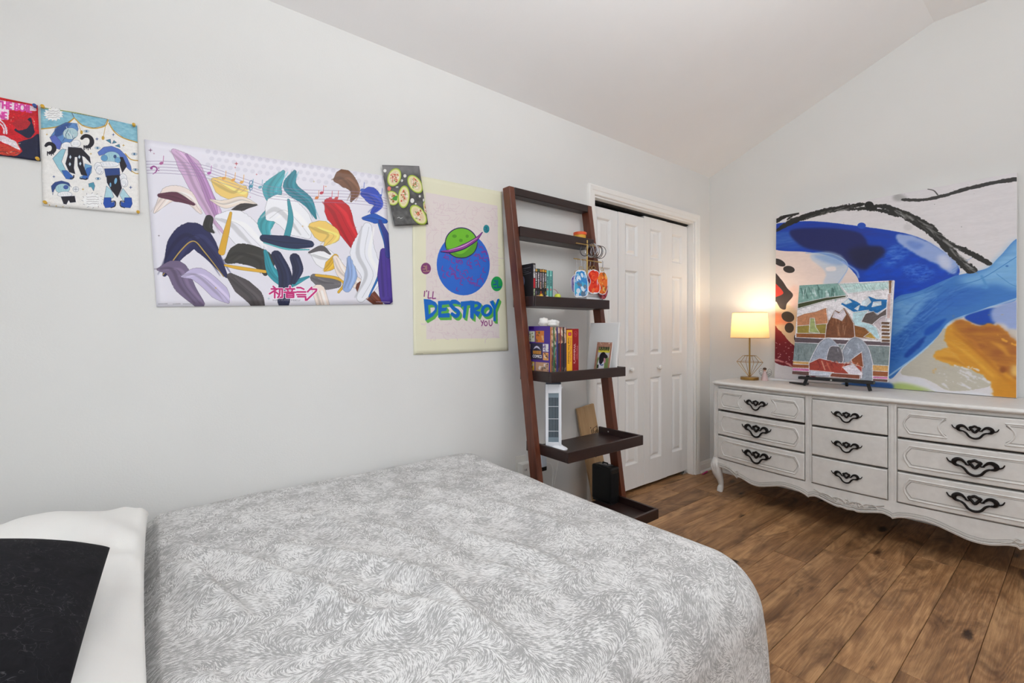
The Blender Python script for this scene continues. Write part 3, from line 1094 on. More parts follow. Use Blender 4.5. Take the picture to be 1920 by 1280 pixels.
def art_blue():
    a = Art(440, 500, (237, 235, 232), [(76, 197), (257, 236), (262, 402), (81, 385)], ss=2).sketch(0, 170, 4.8)
    K = a.stroke

    def P(pts, c, **kw):
        a.poly(pts, c, **kw)
        L_ = list(pts)
        a.strokes([L_ + [L_[0]]], 3, (58, 66, 96), smooth=False, alpha=.75)

    def E(cx, cy, rx, ry, c, rot=0.0, **kw):
        a.ell(cx, cy, rx, ry, c, rot=rot, **kw)
        if rx > 20:
            a.strokes([[(cx + rx * math.cos(t), cy + ry * math.sin(t)) for t in np.linspace(0, 6.28, 20)]], 2.4, (70, 78, 104), alpha=.7)
            for q in range(4):
                a.strokes([[(cx - rx * .6 + q * rx * .3, cy - ry * .5), (cx - rx * .5 + q * rx * .32, cy + ry * .4)]], 2, (110, 140, 164), alpha=.5)
    gold, aq, pal, blu, blk, dk = (196, 156, 62), (150, 200, 214), (176, 212, 222), (56, 104, 182), (34, 32, 42), (44, 70, 130)
    for pts in ([(350, 150), (650, 200), (672, 250), (600, 300), (500, 330), (360, 345)], [(655, 205), (972, 262), (945, 318), (850, 340), (745, 312), (682, 258)], [(978, 266), (1250, 312), (1250, 468), (1120, 430), (1010, 345)]):
        P(pts, aq, rough=.1)
        P(pts, (98, 160, 190), soft=4, streak=(7, 3, 0), alpha=.6)
    for pts in ([(360, 346), (500, 332), (610, 300), (675, 250)], [(682, 258), (750, 318), (850, 344), (950, 322), (978, 268)], [(985, 300), (1040, 380), (1120, 432), (1250, 472)]):
        K(pts, 10, gold)
    K([(350, 152), (640, 196), (980, 258), (1250, 308)], 8, (150, 160, 92))
    K([(700, 270), (738, 380)], 4, gold); E(741, 380, 12, 18, gold)
    K([(958, 310), (935, 430)], 4, gold); E(934, 430, 13, 18, gold)
    K([(1130, 570), (1180, 620), (1250, 632)], 9, gold); K([(1180, 720), (1220, 745), (1250, 748)], 8, gold)
    burst(a, 485, 215, 100, 66, 15, 1)
    burst(a, 842, 990, 100, 72, 12, 2)
    # first jester
    P([(455, 420), (520, 330), (600, 290), (700, 300), (712, 350), (690, 420), (640, 470), (560, 480), (540, 530), (500, 520)], (96, 140, 196), rough=.25)
    P([(500, 340), (600, 292), (650, 300), (560, 400), (500, 420)], dk, soft=3, rough=.4, alpha=.8)
    E(640, 390, 68, 52, (178, 206, 212), rough=.2)
    for q in range(16):
        rr = random.Random(q)
        x, y = rr.uniform(560, 690), rr.uniform(310, 430)
        K([(x, y), (x + rr.uniform(-25, 25), y + rr.uniform(15, 40))], 4, rr.choice([(70, 90, 120), (120, 160, 180), (236, 236, 240)]))
    P([(450, 420), (500, 400), (560, 470), (545, 535), (500, 515)], (92, 108, 190), rough=.2)
    E(605, 500, 46, 34, (240, 240, 242)); E(690, 480, 44, 32, (240, 240, 242))
    for cx, cy, rr_ in ((450, 520, 42), (785, 462, 50)):
        K([(cx + rr_ * math.cos(t), cy + rr_ * math.sin(t)) for t in np.linspace(-2.6, 2.0, 10)], [22, 34, 38, 38, 30, 12], blk)
        for k in range(4):
            K([(cx - 20 + k * 18, cy + rr_ * .7), (cx - 20 + k * 18, cy + rr_ * 1.5 - 8 * (k % 2))], 8, blk, smooth=False)
    P([(560, 530), (600, 530), (560, 640), (600, 720), (672, 782), (660, 800), (600, 790), (530, 700), (478, 612)], aq, rough=.08)
    P([(560, 720), (610, 720), (670, 780), (650, 802), (600, 795)], blu)
    P([(770, 660), (835, 680), (830, 740), (790, 800), (730, 800), (725, 780), (770, 760)], (110, 164, 204), rough=.08)
    P([(790, 700), (832, 690), (800, 800), (740, 800)], blu)
    P([(620, 510), (740, 520), (815, 600), (825, 660), (770, 600), (745, 590), (760, 680), (795, 770), (740, 760), (708, 680), (704, 600), (680, 600), (672, 700), (684, 752), (630, 735), (596, 660), (618, 580)], blk)
    for (x, y) in ((640, 600), (636, 664), (722, 600), (730, 660)):
        P([(x, y - 20), (x + 12, y), (x, y + 20), (x - 12, y)], (206, 220, 228))
    K([(640, 790), (668, 786), (672, 765)], 10, blk); K([(728, 790), (780, 802), (790, 790)], 10, blk)
    # second jester
    for pts in ([(960, 450), (1000, 440), (1005, 480)], [(1015, 480), (1030, 450), (1055, 470)], [(1040, 500), (1078, 485), (1085, 515)]):
        P(pts, (74, 132, 156))
    P([(885, 560), (940, 512), (1010, 502), (1080, 530), (1140, 590), (1180, 680), (1188, 735), (1140, 690), (1080, 610), (1000, 560), (900, 590)], (86, 116, 190), rough=.2)
    P([(1075, 600), (1110, 600), (1145, 680), (1105, 740), (1085, 680)], blk)
    E(1010, 605, 74, 54, (160, 202, 214), rough=.1); E(945, 610, 30, 28, (96, 156, 200)); E(1064, 628, 26, 26, (110, 168, 208))
    E(1040, 596, 14, 16, (60, 84, 130)); E(985, 665, 90, 26, (232, 234, 238))
    for (x, y) in ((890, 690), (905, 720), (1110, 790), (1120, 830)):
        E(x, y, 34, 40, (238, 238, 240)); K([(x - 20, y + 20), (x, y + 34), (x + 20, y + 10)], 2.5, (110, 110, 120))
    P([(945, 705), (1080, 700), (1085, 770), (960, 780)], dk)
    P([(965, 770), (1076, 760), (1100, 880), (1062, 965), (1010, 900), (970, 830)], blk)
    E(1046, 815, 12, 28, (120, 176, 214), rot=10); E(1000, 850, 8, 20, (120, 176, 214))
    P([(965, 860), (1010, 900), (1030, 960), (1000, 980), (945, 970)], pal); P([(1080, 940), (1110, 880), (1170, 960), (1150, 990), (1110, 990)], pal)
    for x, d in ((945, 1), (1185, -1)):
        P([(x, 965), (x + d * 60, 965), (x + d * 65, 1010), (x + d * 95, 1000), (x + d * 90, 1050), (x + d * 10, 1058), (x - d * 8, 1020)], (34, 78, 168))
        K([(x + d * 60, 1000), (x + d * 96, 998), (x + d * 96, 1040), (x + d * 60, 1056)], 8, blk)
    # third, little jester
    P([(465, 860), (500, 825), (560, 812), (625, 830), (650, 870), (600, 850), (520, 850), (490, 900), (480, 940)], dk, rough=.2)
    E(570, 882, 66, 44, (166, 206, 214), rough=.1); E(600, 870, 22, 18, (58, 84, 160)); E(590, 935, 66, 26, (238, 238, 240))
    P([(555, 955), (680, 950), (690, 1005), (640, 1010), (625, 985), (605, 1025), (580, 1020)], blk)
    E(690, 890, 26, 24, (236, 236, 238)); K([(670, 890), (710, 890)], 2, (90, 90, 100)); K([(690, 868), (690, 912)], 2, (90, 90, 100))
    P([(805, 840), (850, 828), (862, 860), (850, 905), (830, 870), (810, 870)], (84, 152, 176))
    for (x, y, rr_, c) in ((880, 440, 12, dk), (1025, 400, 10, dk), (490, 775, 10, dk), (1178, 872, 12, dk), (425, 395, 8, gold), (1115, 495, 9, gold), (755, 890, 9, gold), (825, 572, 8, gold)):
        spark(a, x, y, rr_ * 1.5, c)
    for (x, y) in ((890, 795), (1210, 572), (885, 520), (785, 370), (1220, 712)):
        E(x, y, 24, 11, (206, 220, 226)); E(x, y, 9, 9, (74, 112, 150))
    for k in range(9):
        E(450 + k * 62, 1030 + k * 9, 5, 5, gold)
    a.grain(.03, 9, 1.5, 3)
    a.grain(.03, 4)
    return a.done('blue_jester_drawing')


def art_red():
    a = Art(420, 330, (200, 22, 36), [(-139.4, 155.1), (71, 198), (76, 303), (-139.4, 275.5)], ss=2).sketch(0, 180, 9.14)
    P, K, E = a.poly, a.stroke, a.ell
    a.grain(.12, 14, 2)
    P([(-1200, -150), (-600, -60), (0, 60), (640, 150), (640, 170), (-1200, -60)], (176, 12, 28), rough=.3)
    wht, pnk, nav = (236, 214, 226), (214, 70, 160), (26, 30, 60)
    P([(-1150, -80), (-600, -10), (0, 80), (240, 120), (620, 190), (640, 265), (300, 250), (180, 250), (170, 420), (0, 410), (-700, 290), (-1150, 180)], wht, rough=.25)
    d = (1.0, 0.135)
    a.text('THE BOIL', -30, 216, 186, pnk, dx=d, dy=(0.02, -1), sx=.74, bold=8)
    a.text('ED ONE', -330, 352, 180, pnk, dx=d, dy=(0.02, -1), sx=.72, bold=8)
    P([(320, 800), (560, 720), (640, 640), (700, 680), (700, 1140), (380, 1090), (180, 1060), (-1200, 860), (-1200, 700), (-600, 800), (300, 1040), (400, 960)], nav, rough=.25)
    P([(250, 590), (540, 360), (600, 620), (540, 720), (480, 730)], nav, rough=.2)
    P([(-700, 640), (-200, 680), (100, 690), (300, 800), (380, 960), (200, 860), (0, 780), (-700, 720)], (228, 216, 222), rough=.4)
    for (cx, cy, rr_) in ((-60, 640, 150), (-60, 640, 120)):
        K([(cx + rr_ * 1.3 * math.cos(t), cy + rr_ * 1.6 * math.sin(t)) for t in np.linspace(-1.9, .1, 12)], 26, (222, 206, 214), rough=.3)
    K([(180, 560), (230, 390), (330, 360), (520, 350), (590, 440), (600, 560), (640, 640)], 14, (222, 176, 150), rough=.3)
    P([(220, 470), (330, 400), (480, 400), (540, 470), (470, 570), (320, 600)], (180, 34, 44), rough=.35)
    P([(-400, 780), (-100, 790), (120, 850), (280, 900), (380, 970), (300, 1040), (120, 1040), (-400, 930)], (204, 60, 44), rough=.4)
    for q in range(26):
        rr = random.Random(q)
        x, y = rr.uniform(-380, 340), rr.uniform(830, 1010)
        K([(x, y), (x + rr.uniform(20, 60), y + rr.uniform(-20, 20))], 12, rr.choice([(232, 190, 150), (140, 20, 30), (60, 50, 60)]), alpha=.8)
    a.grain(.14, 5, .6, 3)
    a.grain(.10, 12, 2, 4)
    return a.done('red_marker_drawing')


def art_food():
    a = Art(260, 360, (88, 88, 88), [(714, 311), (783, 313), (800, 422), (737, 425)], ss=2).sketch(700, 300, 9.14)
    P, K, E = a.poly, a.stroke, a.ell
    a.grain(.35, 26)
    P([(120, 80), (780, 80), (820, 260), (160, 260)], (140, 138, 140), soft=14, alpha=.6)
    r = random.Random(3)
    for (x, y, rx, ry) in ((176, 205, 26, 30), (515, 298, 26, 30), (462, 380, 22, 24), (640, 725, 34, 40), (770, 650, 18, 22), (700, 778, 16, 14), (836, 715, 14, 26), (380, 492, 24, 14)):
        E(x, y, rx, ry, (226, 226, 222))
    E(250, 520, 30, 40, (222, 120, 100))
    for (cx, cy, rx, ry, ro) in ((335, 322, 112, 165, 18), (690, 440, 108, 178, -34), (300, 680, 105, 128, -30), (498, 658, 98, 192, 4), (745, 960, 112, 190, -38), (880, 850, 42, 120, -15)):
        E(cx + 10, cy + 16, rx, ry, (44, 44, 42), rot=ro, soft=6, alpha=.7)
        E(cx, cy, rx, ry, (166, 192, 58), rot=ro)
        E(cx, cy, rx * .86, ry * .88, (228, 222, 166), rot=ro, soft=2)
        E(cx, cy, rx * .62, ry * .66, (222, 202, 172), rot=ro, soft=4)
        for q in range(44):
            t, k = r.uniform(0, 6.28), r.uniform(0, .62)
            x = cx + rx * k * math.cos(t); y = cy + ry * k * math.sin(t)
            E(x, y, r.uniform(8, 22), r.uniform(6, 14), r.choice([(206, 70, 50), (226, 128, 92), (238, 226, 214), (240, 236, 228), (150, 60, 36), (110, 150, 60), (232, 190, 150)]), rot=r.uniform(0, 90), alpha=.85)
    P([(300, 680), (350, 640), (395, 650), (380, 720), (320, 720)], (70, 150, 50), rough=.3)
    K([(390, 1010), (420, 1000), (440, 1020), (470, 1008)], 8, (206, 206, 206))
    return a.done('avocado_photo_print')


def art_cream():
    a = Art(560, 860, (229, 227, 201), [(771.6, 329.5), (940, 360), (952, 657), (775, 665)], ss=2).sketch(700, 300, 3.369)
    P, K, E = a.poly, a.stroke, a.ell
    P([(325, 205), (780, 285), (792, 1120), (330, 1125)], (226, 216, 214))
    r = random.Random(9)
    ls = []
    for i in range(430):
        x, y = r.uniform(340, 775), r.uniform(225, 1115)
        if y < 225 + (x - 325) * .17:
            continue
        d = r.choice([(1, .1), (0, 1), (.7, .7), (-.7, .7)])
        e = r.choice([(1, .1), (0, 1), (-1, -.1)])
        L = r.uniform(14, 34)
        ls.append([(x, y), (x + d[0] * L, y + d[1] * L), (x + d[0] * L + e[0] * L * .7, y + d[1] * L + e[1] * L * .7)])
    a.strokes(ls, 3.0, (219, 202, 206), smooth=False)
    E(562, 645, 168, 196, (42, 104, 204))
    for i in range(64):
        t, k = r.uniform(0, 6.28), math.sqrt(r.uniform(.02, .74))
        x, y = 562 + 160 * k * math.cos(t), 645 + 186 * k * math.sin(t)
        L = r.uniform(14, 30)
        K([(x, y), (x + L, y - 6), (x + L + 8, y + L * .6)] if i % 2 else [(x, y), (x - 5, y + L), (x + L * .5, y + L * 1.3)], 5.5, (122, 62, 158))
    # plain ringed planet in place of the cartoon figure
    E(548, 512, 104, 96, (38, 26, 88)); E(548, 512, 98, 90, (112, 190, 48)); 
    P([(455, 540), (548, 580), (640, 500), (646, 520), (620, 575), (548, 602), (480, 575)], (86, 156, 40), smooth=True)
    for k in range(3):
        E(505 + 40 * k, 470 + 26 * (k % 2), 14 - 2 * k, 10, (84, 152, 38))
    K([(420, 566), (480, 562), (560, 536), (640, 490), (682, 446)], [6, 22, 30, 22, 6], (38, 26, 88))
    K([(424, 563), (480, 559), (560, 534), (640, 489), (678, 449)], [4, 15, 22, 15, 4], (150, 60, 150))
    K([(470, 556), (560, 530), (650, 480)], [2, 5, 2], (226, 190, 226))
    for (cx, cy, rx, ry, c, c2) in ((708, 425, 20, 25, (40, 140, 152), (24, 96, 120)), (327, 671, 31, 36, (126, 62, 112), (176, 140, 120)), (775, 767, 37, 47, (36, 160, 84), (30, 84, 160))):
        E(cx, cy, rx, ry, c)
        K([(cx - rx * .5, cy - ry * .4), (cx - rx * .1, cy - ry * .4), (cx - rx * .1, cy + ry * .1), (cx - rx * .6, cy + ry * .1)], rx * .17, c2, smooth=False)
        K([(cx + rx * .15, cy - ry * .5), (cx + rx * .15, cy + ry * .5), (cx + rx * .7, cy + ry * .4)], rx * .17, c2, smooth=False)
        K([(cx - rx * .5, cy + ry * .5), (cx - rx * .05, cy + ry * .55)], rx * .17, c2, smooth=False)
    # lettering
    a.sketch(770, 530, 8.53)
    mag, blue, grn = (136, 52, 122), (10, 104, 196), (92, 176, 76)
    a.strokes([[(214, 95), (205, 190)], [(246, 84), (242, 112)], [(276, 96), (264, 215)], [(264, 215), (322, 208)], [(346, 102), (334, 222)], [(334, 222), (388, 214)]], 17, mag, smooth=False, cap=False)
    a.strokes([[(1102, 576), (1130, 622)], [(1152, 570), (1118, 672)]], 15, mag, smooth=False, cap=False)
    a.strokes([[(1238, 580), (1240, 640), (1262, 666), (1286, 644), (1286, 582)], [(1185 + 24 * math.cos(t), 630 + 36 * math.sin(t)) for t in np.linspace(0, 6.4, 16)]], 15, mag)
    D = [[(197, 225), (300, 235), (380, 275), (413, 340), (400, 430), (340, 510), (225, 582)], [(268, 325), (325, 318), (372, 350), (370, 400), (330, 445), (276, 482)]]
    Ee = [[(420, 260), (603, 250), (592, 312), (484, 322), (480, 372), (565, 362), (552, 420), (474, 428), (470, 466), (604, 455), (606, 528), (424, 530)]]
    Ss = [(756, 300), (700, 272), (640, 276), (622, 318), (672, 382), (736, 428), (738, 478), (700, 506), (642, 470)]
    Tt = [[(778, 268), (958, 252), (950, 322), (882, 332), (852, 546), (812, 528), (826, 338), (782, 372)]]
    Rr = [[(932, 250), (1006, 258), (985, 562), (930, 530)], [(985, 262), (1060, 266), (1112, 300), (1116, 345), (1080, 392), (1008, 420), (990, 412), (990, 372), (1040, 352), (1062, 330), (1040, 312), (990, 312)], [(985, 408), (1100, 436), (1058, 528), (985, 448)]]
    aa = np.linspace(0, 2 * np.pi, 30, endpoint=False)
    Oo = [[(1200 + 96 * math.cos(t) - 8 * math.sin(t), 414 + 102 * math.sin(t)) for t in aa], [(1202 + 44 * math.cos(t) - 12 * math.sin(t), 414 + 56 * math.sin(t)) for t in aa]]
    Yy = [[(1248, 268), (1306, 244), (1336, 334), (1376, 228), (1406, 220), (1402, 250), (1346, 402), (1350, 592), (1308, 588), (1312, 392)]]
    for (ox, oy, c) in [(k * 4.2, k * 5.4, grn) for k in range(8, 0, -1)] + [(0, 0, blue)]:
        sh = lambda L: [[(x + ox, y + oy) for x, y in p] for p in L]
        for L in (D, Oo):
            q = sh(L)
            a.put(a.mask([a.T(p) for p in q], eo=True), c)
        for L in (Ee, Tt, Yy):
            P(sh(L)[0], c)
        for q in sh(Rr):
            P(q, c)
        a.stroke([(x + ox, y + oy) for x, y in Ss], [44, 62, 62, 60, 58, 60, 60, 50], c)
    K([(75, 1138), (110, 1134), (160, 1136), (185, 1134)], 6, (150, 146, 140))
    return a.done('cream_poster_print')


def art_big():
    a = Art(900, 600, (231, 229, 239), [(271, 262), (722, 330), (736, 570), (294, 575)], ss=2).sketch(260, 250, 3.764)
    P, K, E = a.poly, a.stroke, a.ell
    r = random.Random(12)
    for i in range(26):
        for j in range(3):
            x = 480 + i * 52 + 26 * (j % 2)
            E(x, 130 + j * 46 + (x - 480) * .15, 17, 15, (218, 216, 228))
    # soft coloured ribbons (a plain stand-in for the printed figures)
    def rib(pts, w, c, **kw):
        K(pts, w, tuple(int(q * .5) for q in c), grow=1.5)
        K(pts, w, c, **kw)
        mw = max(w)
        if mw > 44:
            for sh_, cc in ((.24, tuple(min(250, int(q * 1.14 + 10)) for q in c)), (-.22, tuple(int(q * .80) for q in c))):
                K([(x + sh_ * mw, y + .1 * sh_ * mw) for x, y in pts], [q * .16 for q in w], cc, soft=1.5, alpha=.7)
            K([(x + .05 * mw, y) for x, y in pts], 1.8, tuple(int(q * .6) for q in c), alpha=.8)
    rib([(250, 130), (350, 230), (420, 380), (520, 560), (600, 720)], [40, 150, 130, 110, 10], (210, 176, 210))
    rib([(330, 150), (430, 300), (500, 470), (560, 640)], [10, 50, 60, 10], (184, 140, 190))
    rib([(110, 560), (220, 430), (330, 440), (430, 560)], [10, 110, 100, 20], (240, 226, 220))
    rib([(150, 440), (260, 450), (380, 500)], [30, 74, 20], (98, 52, 72))
    rib([(180, 1000), (280, 800), (380, 720), (470, 800), (610, 1010)], [20, 150, 200, 150, 20], (44, 46, 88))
    rib([(170, 1000), (290, 830), (380, 760), (460, 840), (590, 1010)], [4, 7, 7, 7, 4], (196, 164, 92))
    rib([(140, 960), (260, 960), (320, 1080), (420, 1200)], [20, 140, 130, 70], (118, 104, 134))
    rib([(300, 1010), (420, 1000), (560, 1120), (620, 1190)], [10, 110, 120, 20], (196, 186, 220))
    rib([(520, 330), (600, 380), (690, 420), (740, 380)], [30, 150, 130, 20], (240, 206, 120))
    rib([(500, 470), (600, 500), (720, 470), (820, 500)], [10, 60, 50, 6], (240, 226, 214))
    rib([(620, 570), (720, 520), (820, 505)], [20, 50, 8], (60, 56, 58))
    rib([(560, 600), (680, 640), (760, 720), (840, 800)], [60, 210, 220, 60], (240, 240, 247))
    rib([(640, 560), (610, 690), (575, 840)], [14, 34, 42], (222, 172, 58))
    rib([(490, 600), (480, 660), (520, 700)], [50, 60, 10], (56, 54, 54))
    rib([(620, 900), (720, 850), (870, 900), (880, 990)], [40, 150, 150, 30], (60, 58, 54))
    rib([(600, 930), (700, 950), (880, 975)], [14, 24, 22], (228, 178, 60))
    rib([(640, 1010), (720, 1080), (800, 1150), (830, 1210)], [50, 120, 120, 90], (84, 78, 80))
    rib([(1010, 270), (930, 400), (960, 520), (880, 640), (900, 760)], [20, 130, 90, 100, 10], (70, 164, 176))
    rib([(1090, 270), (1060, 380), (1180, 480), (1240, 600)], [20, 100, 80, 10], (44, 132, 150))
    rib([(900, 600), (1000, 540), (1100, 620), (1180, 720)], [30, 220, 220, 50], (242, 243, 248))
    rib([(1045, 470), (1060, 600), (1030, 740)], [16, 36, 40], (64, 152, 166))
    rib([(870, 740), (1030, 770), (1200, 780)], [50, 100, 50], (40, 50, 84))
    rib([(870, 770), (1030, 815), (1190, 820)], [6, 12, 6], (92, 190, 196))
    rib([(880, 830), (930, 980), (1040, 1060), (1190, 1010)], [20, 70, 60, 10], (52, 148, 164))
    rib([(960, 860), (1020, 1000), (1010, 1190)], [70, 90, 80], (40, 44, 76))
    rib([(1090, 880), (1110, 960), (1080, 1050)], [70, 74, 30], (40, 44, 76))
    rib([(1380, 330), (1450, 320), (1520, 400), (1490, 480)], [30, 130, 70, 10], (122, 84, 62))
    rib([(1330, 490), (1400, 560), (1440, 640), (1530, 800)], [60, 190, 150, 80], (196, 36, 46))
    rib([(1220, 660), (1290, 690), (1360, 720), (1300, 790)], [60, 150, 100, 10], (242, 206, 112))
    rib([(1210, 850), (1300, 880), (1400, 900)], [20, 150, 40], (242, 242, 246))
    rib([(1380, 870), (1340, 930), (1300, 970)], [40, 70, 10], (230, 180, 56))
    rib([(1190, 840), (1280, 810), (1340, 850)], [10, 40, 10], (96, 92, 96))
    rib([(1230, 1020), (1300, 1050), (1390, 1060)], [60, 110, 60], (112, 108, 112))
    rib([(1240, 1000), (1380, 1020), (1440, 1060), (1400, 1120)], [16, 20, 18, 14], (224, 176, 52))
    rib([(1260, 1110), (1290, 1210)], [90, 90], (242, 226, 216))
    rib([(1380, 880), (1430, 980), (1540, 1060)], [40, 90, 80], (242, 228, 218))
    rib([(1570, 1090), (1640, 1150), (1690, 1200)], [90, 80, 60], (112, 60, 44))
    rib([(1480, 880), (1490, 1000), (1460, 1090)], [30, 90, 60], (150, 176, 224))
    rib([(1580, 430), (1640, 440), (1690, 500), (1640, 560)], [40, 120, 60, 20], (56, 80, 186))
    rib([(1580, 600), (1660, 600), (1740, 620)], [20, 70, 30], (40, 92, 186))
    rib([(1610, 660), (1580, 850), (1640, 1000), (1560, 1160)], [60, 190, 160, 60], (238, 240, 248))
    rib([(1690, 640), (1740, 820), (1690, 1000), (1620, 1150)], [10, 14, 14, 8], (44, 110, 186))
    rib([(1730, 840), (1740, 1000), (1750, 1150)], [60, 120, 110], (80, 60, 150))
    rib([(1700, 620), (1750, 740), (1760, 860)], [20, 50, 40], (60, 70, 150))
    # staff lines and notes
    for k in range(5):
        o = k * 21
        K([(40, 200 + o), (200, 200 + o), (430, 222 + o), (600, 275 + o), (760, 330 + o), (900, 372 + o), (1150, 398 + o), (1400, 405 + o), (1600, 420 + o), (1780, 470 + o * .8)], 2.6, (150, 132, 168))
    notes = [(158, 213, (176, 96, 150)), (488, 282, (176, 96, 170)), (590, 318, (226, 160, 70)), (655, 330, (226, 160, 70)), (715, 345, (226, 170, 80)), (780, 375, (70, 150, 170)), (845, 380, (120, 170, 190)), (955, 425, (70, 150, 170)), (1280, 420, (196, 70, 90)), (1340, 460, (196, 70, 90)), (1385, 458, (196, 80, 80)), (1245, 455, (216, 130, 70)), (1570, 400, (70, 100, 190)), (1700, 440, (70, 100, 190))]
    for (x, y, c) in notes:
        E(x, y, 14, 10, c, rot=-20)
        K([(x + 12, y), (x + 16, y - 52)], 3.5, c, smooth=False)
    K([(86, 244), (108, 234), (128, 250), (122, 272), (100, 290)], [8, 10, 9, 7, 3], (150, 70, 140)); E(90, 248, 9, 9, (150, 70, 140)); E(140, 248, 4, 4, (150, 70, 140)); E(140, 264, 4, 4, (150, 70, 140))
    K([(775, 410), (770, 350), (785, 332), (790, 350), (765, 380), (780, 400), (790, 388), (776, 378)], 4, (74, 120, 160))
    for (x, y, s, c) in ((84, 122, 16, (130, 90, 120)), (108, 145, 8, (170, 110, 140)), (678, 215, 16, (176, 70, 80)), (670, 242, 8, (176, 70, 80)), (820, 290, 8, (176, 70, 80)), (142, 722, 9, (120, 110, 120)), (1225, 340, 10, (196, 186, 150)), (1515, 662, 16, (196, 76, 80)), (1145, 655, 10, (206, 176, 130)), (775, 450, 8, (196, 130, 170)), (535, 1090, 10, (206, 176, 110)), (905, 1165, 12, (170, 200, 206)), (1310, 375, 8, (216, 140, 70))):
        spark(a, x, y, s, c)
    # title
    a.sketch(490, 500, 7.68)
    ST = [[(145, 282), (172, 306)], [(118, 318), (208, 318)], [(204, 318), (92, 388)], [(166, 360), (166, 446)], [(182, 362), (212, 390)],
          [(222, 318), (276, 318)], [(274, 318), (274, 440)], [(274, 440), (246, 440)], [(240, 318), (236, 400), (212, 444)],
          [(386, 278), (386, 300)], [(322, 318), (452, 318)], [(352, 330), (360, 356)], [(420, 330), (412, 356)], [(304, 366), (470, 366)],
          [(338, 388), (338, 440)], [(338, 388), (438, 388)], [(438, 388), (438, 440)], [(338, 440), (438, 440)], [(338, 414), (438, 414)],
          [(486, 300), (540, 300), (586, 322)], [(486, 362), (612, 362)], [(486, 400), (612, 400)], [(500, 430), (612, 430), (612, 480)],
          [(700, 296), (640, 360)], [(686, 322), (770, 322)], [(770, 322), (766, 346), (628, 478)]]
    a.strokes(ST, 42, (246, 242, 247), smooth=False)
    a.strokes(ST, 24, (198, 34, 116), smooth=False)
    a.text('HATSUNE MIKU', 136, 492, 36, (134, 132, 140), sx=1.55)
    a.sketch(260, 250, 3.764)
    for (x, n_) in ((140, 60), (240, 50), (310, 60)):
        K([(x, 1203), (x + n_, 1202)], 5, (170, 168, 176))
    K([(1670, 1188), (1770, 1190)], 3, (190, 180, 200))
    return a.done('long_music_poster_print')


# --- small covers
def art_box():
    a = Art(150, 230, (74, 48, 140), ss=3)
    P, K, E = a.poly, a.stroke, a.ell
    r = random.Random(8)
    P([(0, 0), (40, 0), (40, 16), (0, 16)], (44, 14, 100))
    P([(0, 205), (150, 208), (150, 222), (0, 220)], (112, 88, 172), rough=.3)
    for (x0, y0, x1, y1, cs) in ((4, 22, 46, 70, [(206, 210, 190), (90, 100, 80), (140, 130, 70)]), (52, 20, 112, 72, [(206, 120, 50), (226, 180, 120), (120, 60, 40), (90, 90, 60)]), (4, 80, 14, 150, [(226, 200, 180), (40, 30, 50)]), (16, 76, 100, 150, [(58, 54, 76), (50, 46, 68)]), (104, 78, 142, 112, [(222, 222, 220), (150, 140, 170), (90, 70, 140)]), (104, 116, 142, 150, [(222, 160, 90), (230, 224, 214), (80, 60, 60)]), (6, 160, 44, 200, [(226, 180, 60), (110, 90, 50), (206, 206, 206)]), (50, 160, 144, 200, [(190, 150, 120), (120, 90, 80), (226, 220, 224), (90, 80, 70)])):
        P([(x0, y0), (x1, y0), (x1, y1), (x0, y1)], cs[0])
        for q in range(14):
            x, y = r.uniform(x0 + 4, x1 - 4), r.uniform(y0 + 4, y1 - 4)
            if (x0, y0) != (16, 76):
                E(x, y, r.uniform(2, min(8, x1 - x, x - x0)), r.uniform(2, min(7, y1 - y, y - y0)), r.choice(cs), rot=r.uniform(0, 90), alpha=.85)
    P([(34, 106), (46, 92), (60, 87), (76, 92), (90, 108), (80, 102), (60, 96), (44, 101)], (206, 204, 226))
    for k in range(6):
        P([(32 + k * 10, 110), (40 + k * 10, 109), (40 + k * 10, 125), (33 + k * 10, 125)], (214, 150, 60))
    a.text('COMICS', 30, 141, 18, (240, 238, 240), sx=.98, bold=.8)
    return a.done('comic_slipcase_print')


def art_vol(i):
    cs = [(214, 128, 30), (30, 120, 60), (34, 44, 140), (150, 34, 34), (26, 24, 26)]
    a = Art(24, 230, (120, 96, 84), ss=3)
    P, K, E = a.poly, a.stroke, a.ell
    r = random.Random(i * 7 + 1)
    for q in range(30):
        y = r.uniform(0, 230)
        pal = [(206, 170, 140), (170, 130, 100), (226, 206, 186)] if y < 80 else ([(110, 150, 160), (150, 120, 110), (90, 60, 60)] if y < 150 else [(90, 80, 76), (170, 140, 110), (54, 50, 50)])
        E(r.uniform(0, 24), y, r.uniform(4, 10), r.uniform(6, 20), r.choice(pal), rot=r.uniform(-40, 40), alpha=.8)
    if i > 1:
        P([(0, 78), (24, 70), (24, 180), (0, 190)], (54, 44, 56), rough=.3)
    P([(0, 0), (7, 0), (7, 230), (0, 230)], cs[i])
    for q in range(4):
        K([(10 + r.uniform(0, 8), 16 + q * 3), (20, 17 + q * 3)], 2, (230, 226, 220), smooth=False)
    for q in range(16):
        x, y = r.uniform(2, 22), r.uniform(196, 228)
        K([(x, y), (x + r.uniform(-4, 4), y + r.uniform(3, 8))], 1.8, r.choice([(226, 220, 206), (90, 80, 70), (40, 38, 40)]), smooth=False)
    return a.done('comic_volume_spine_print')


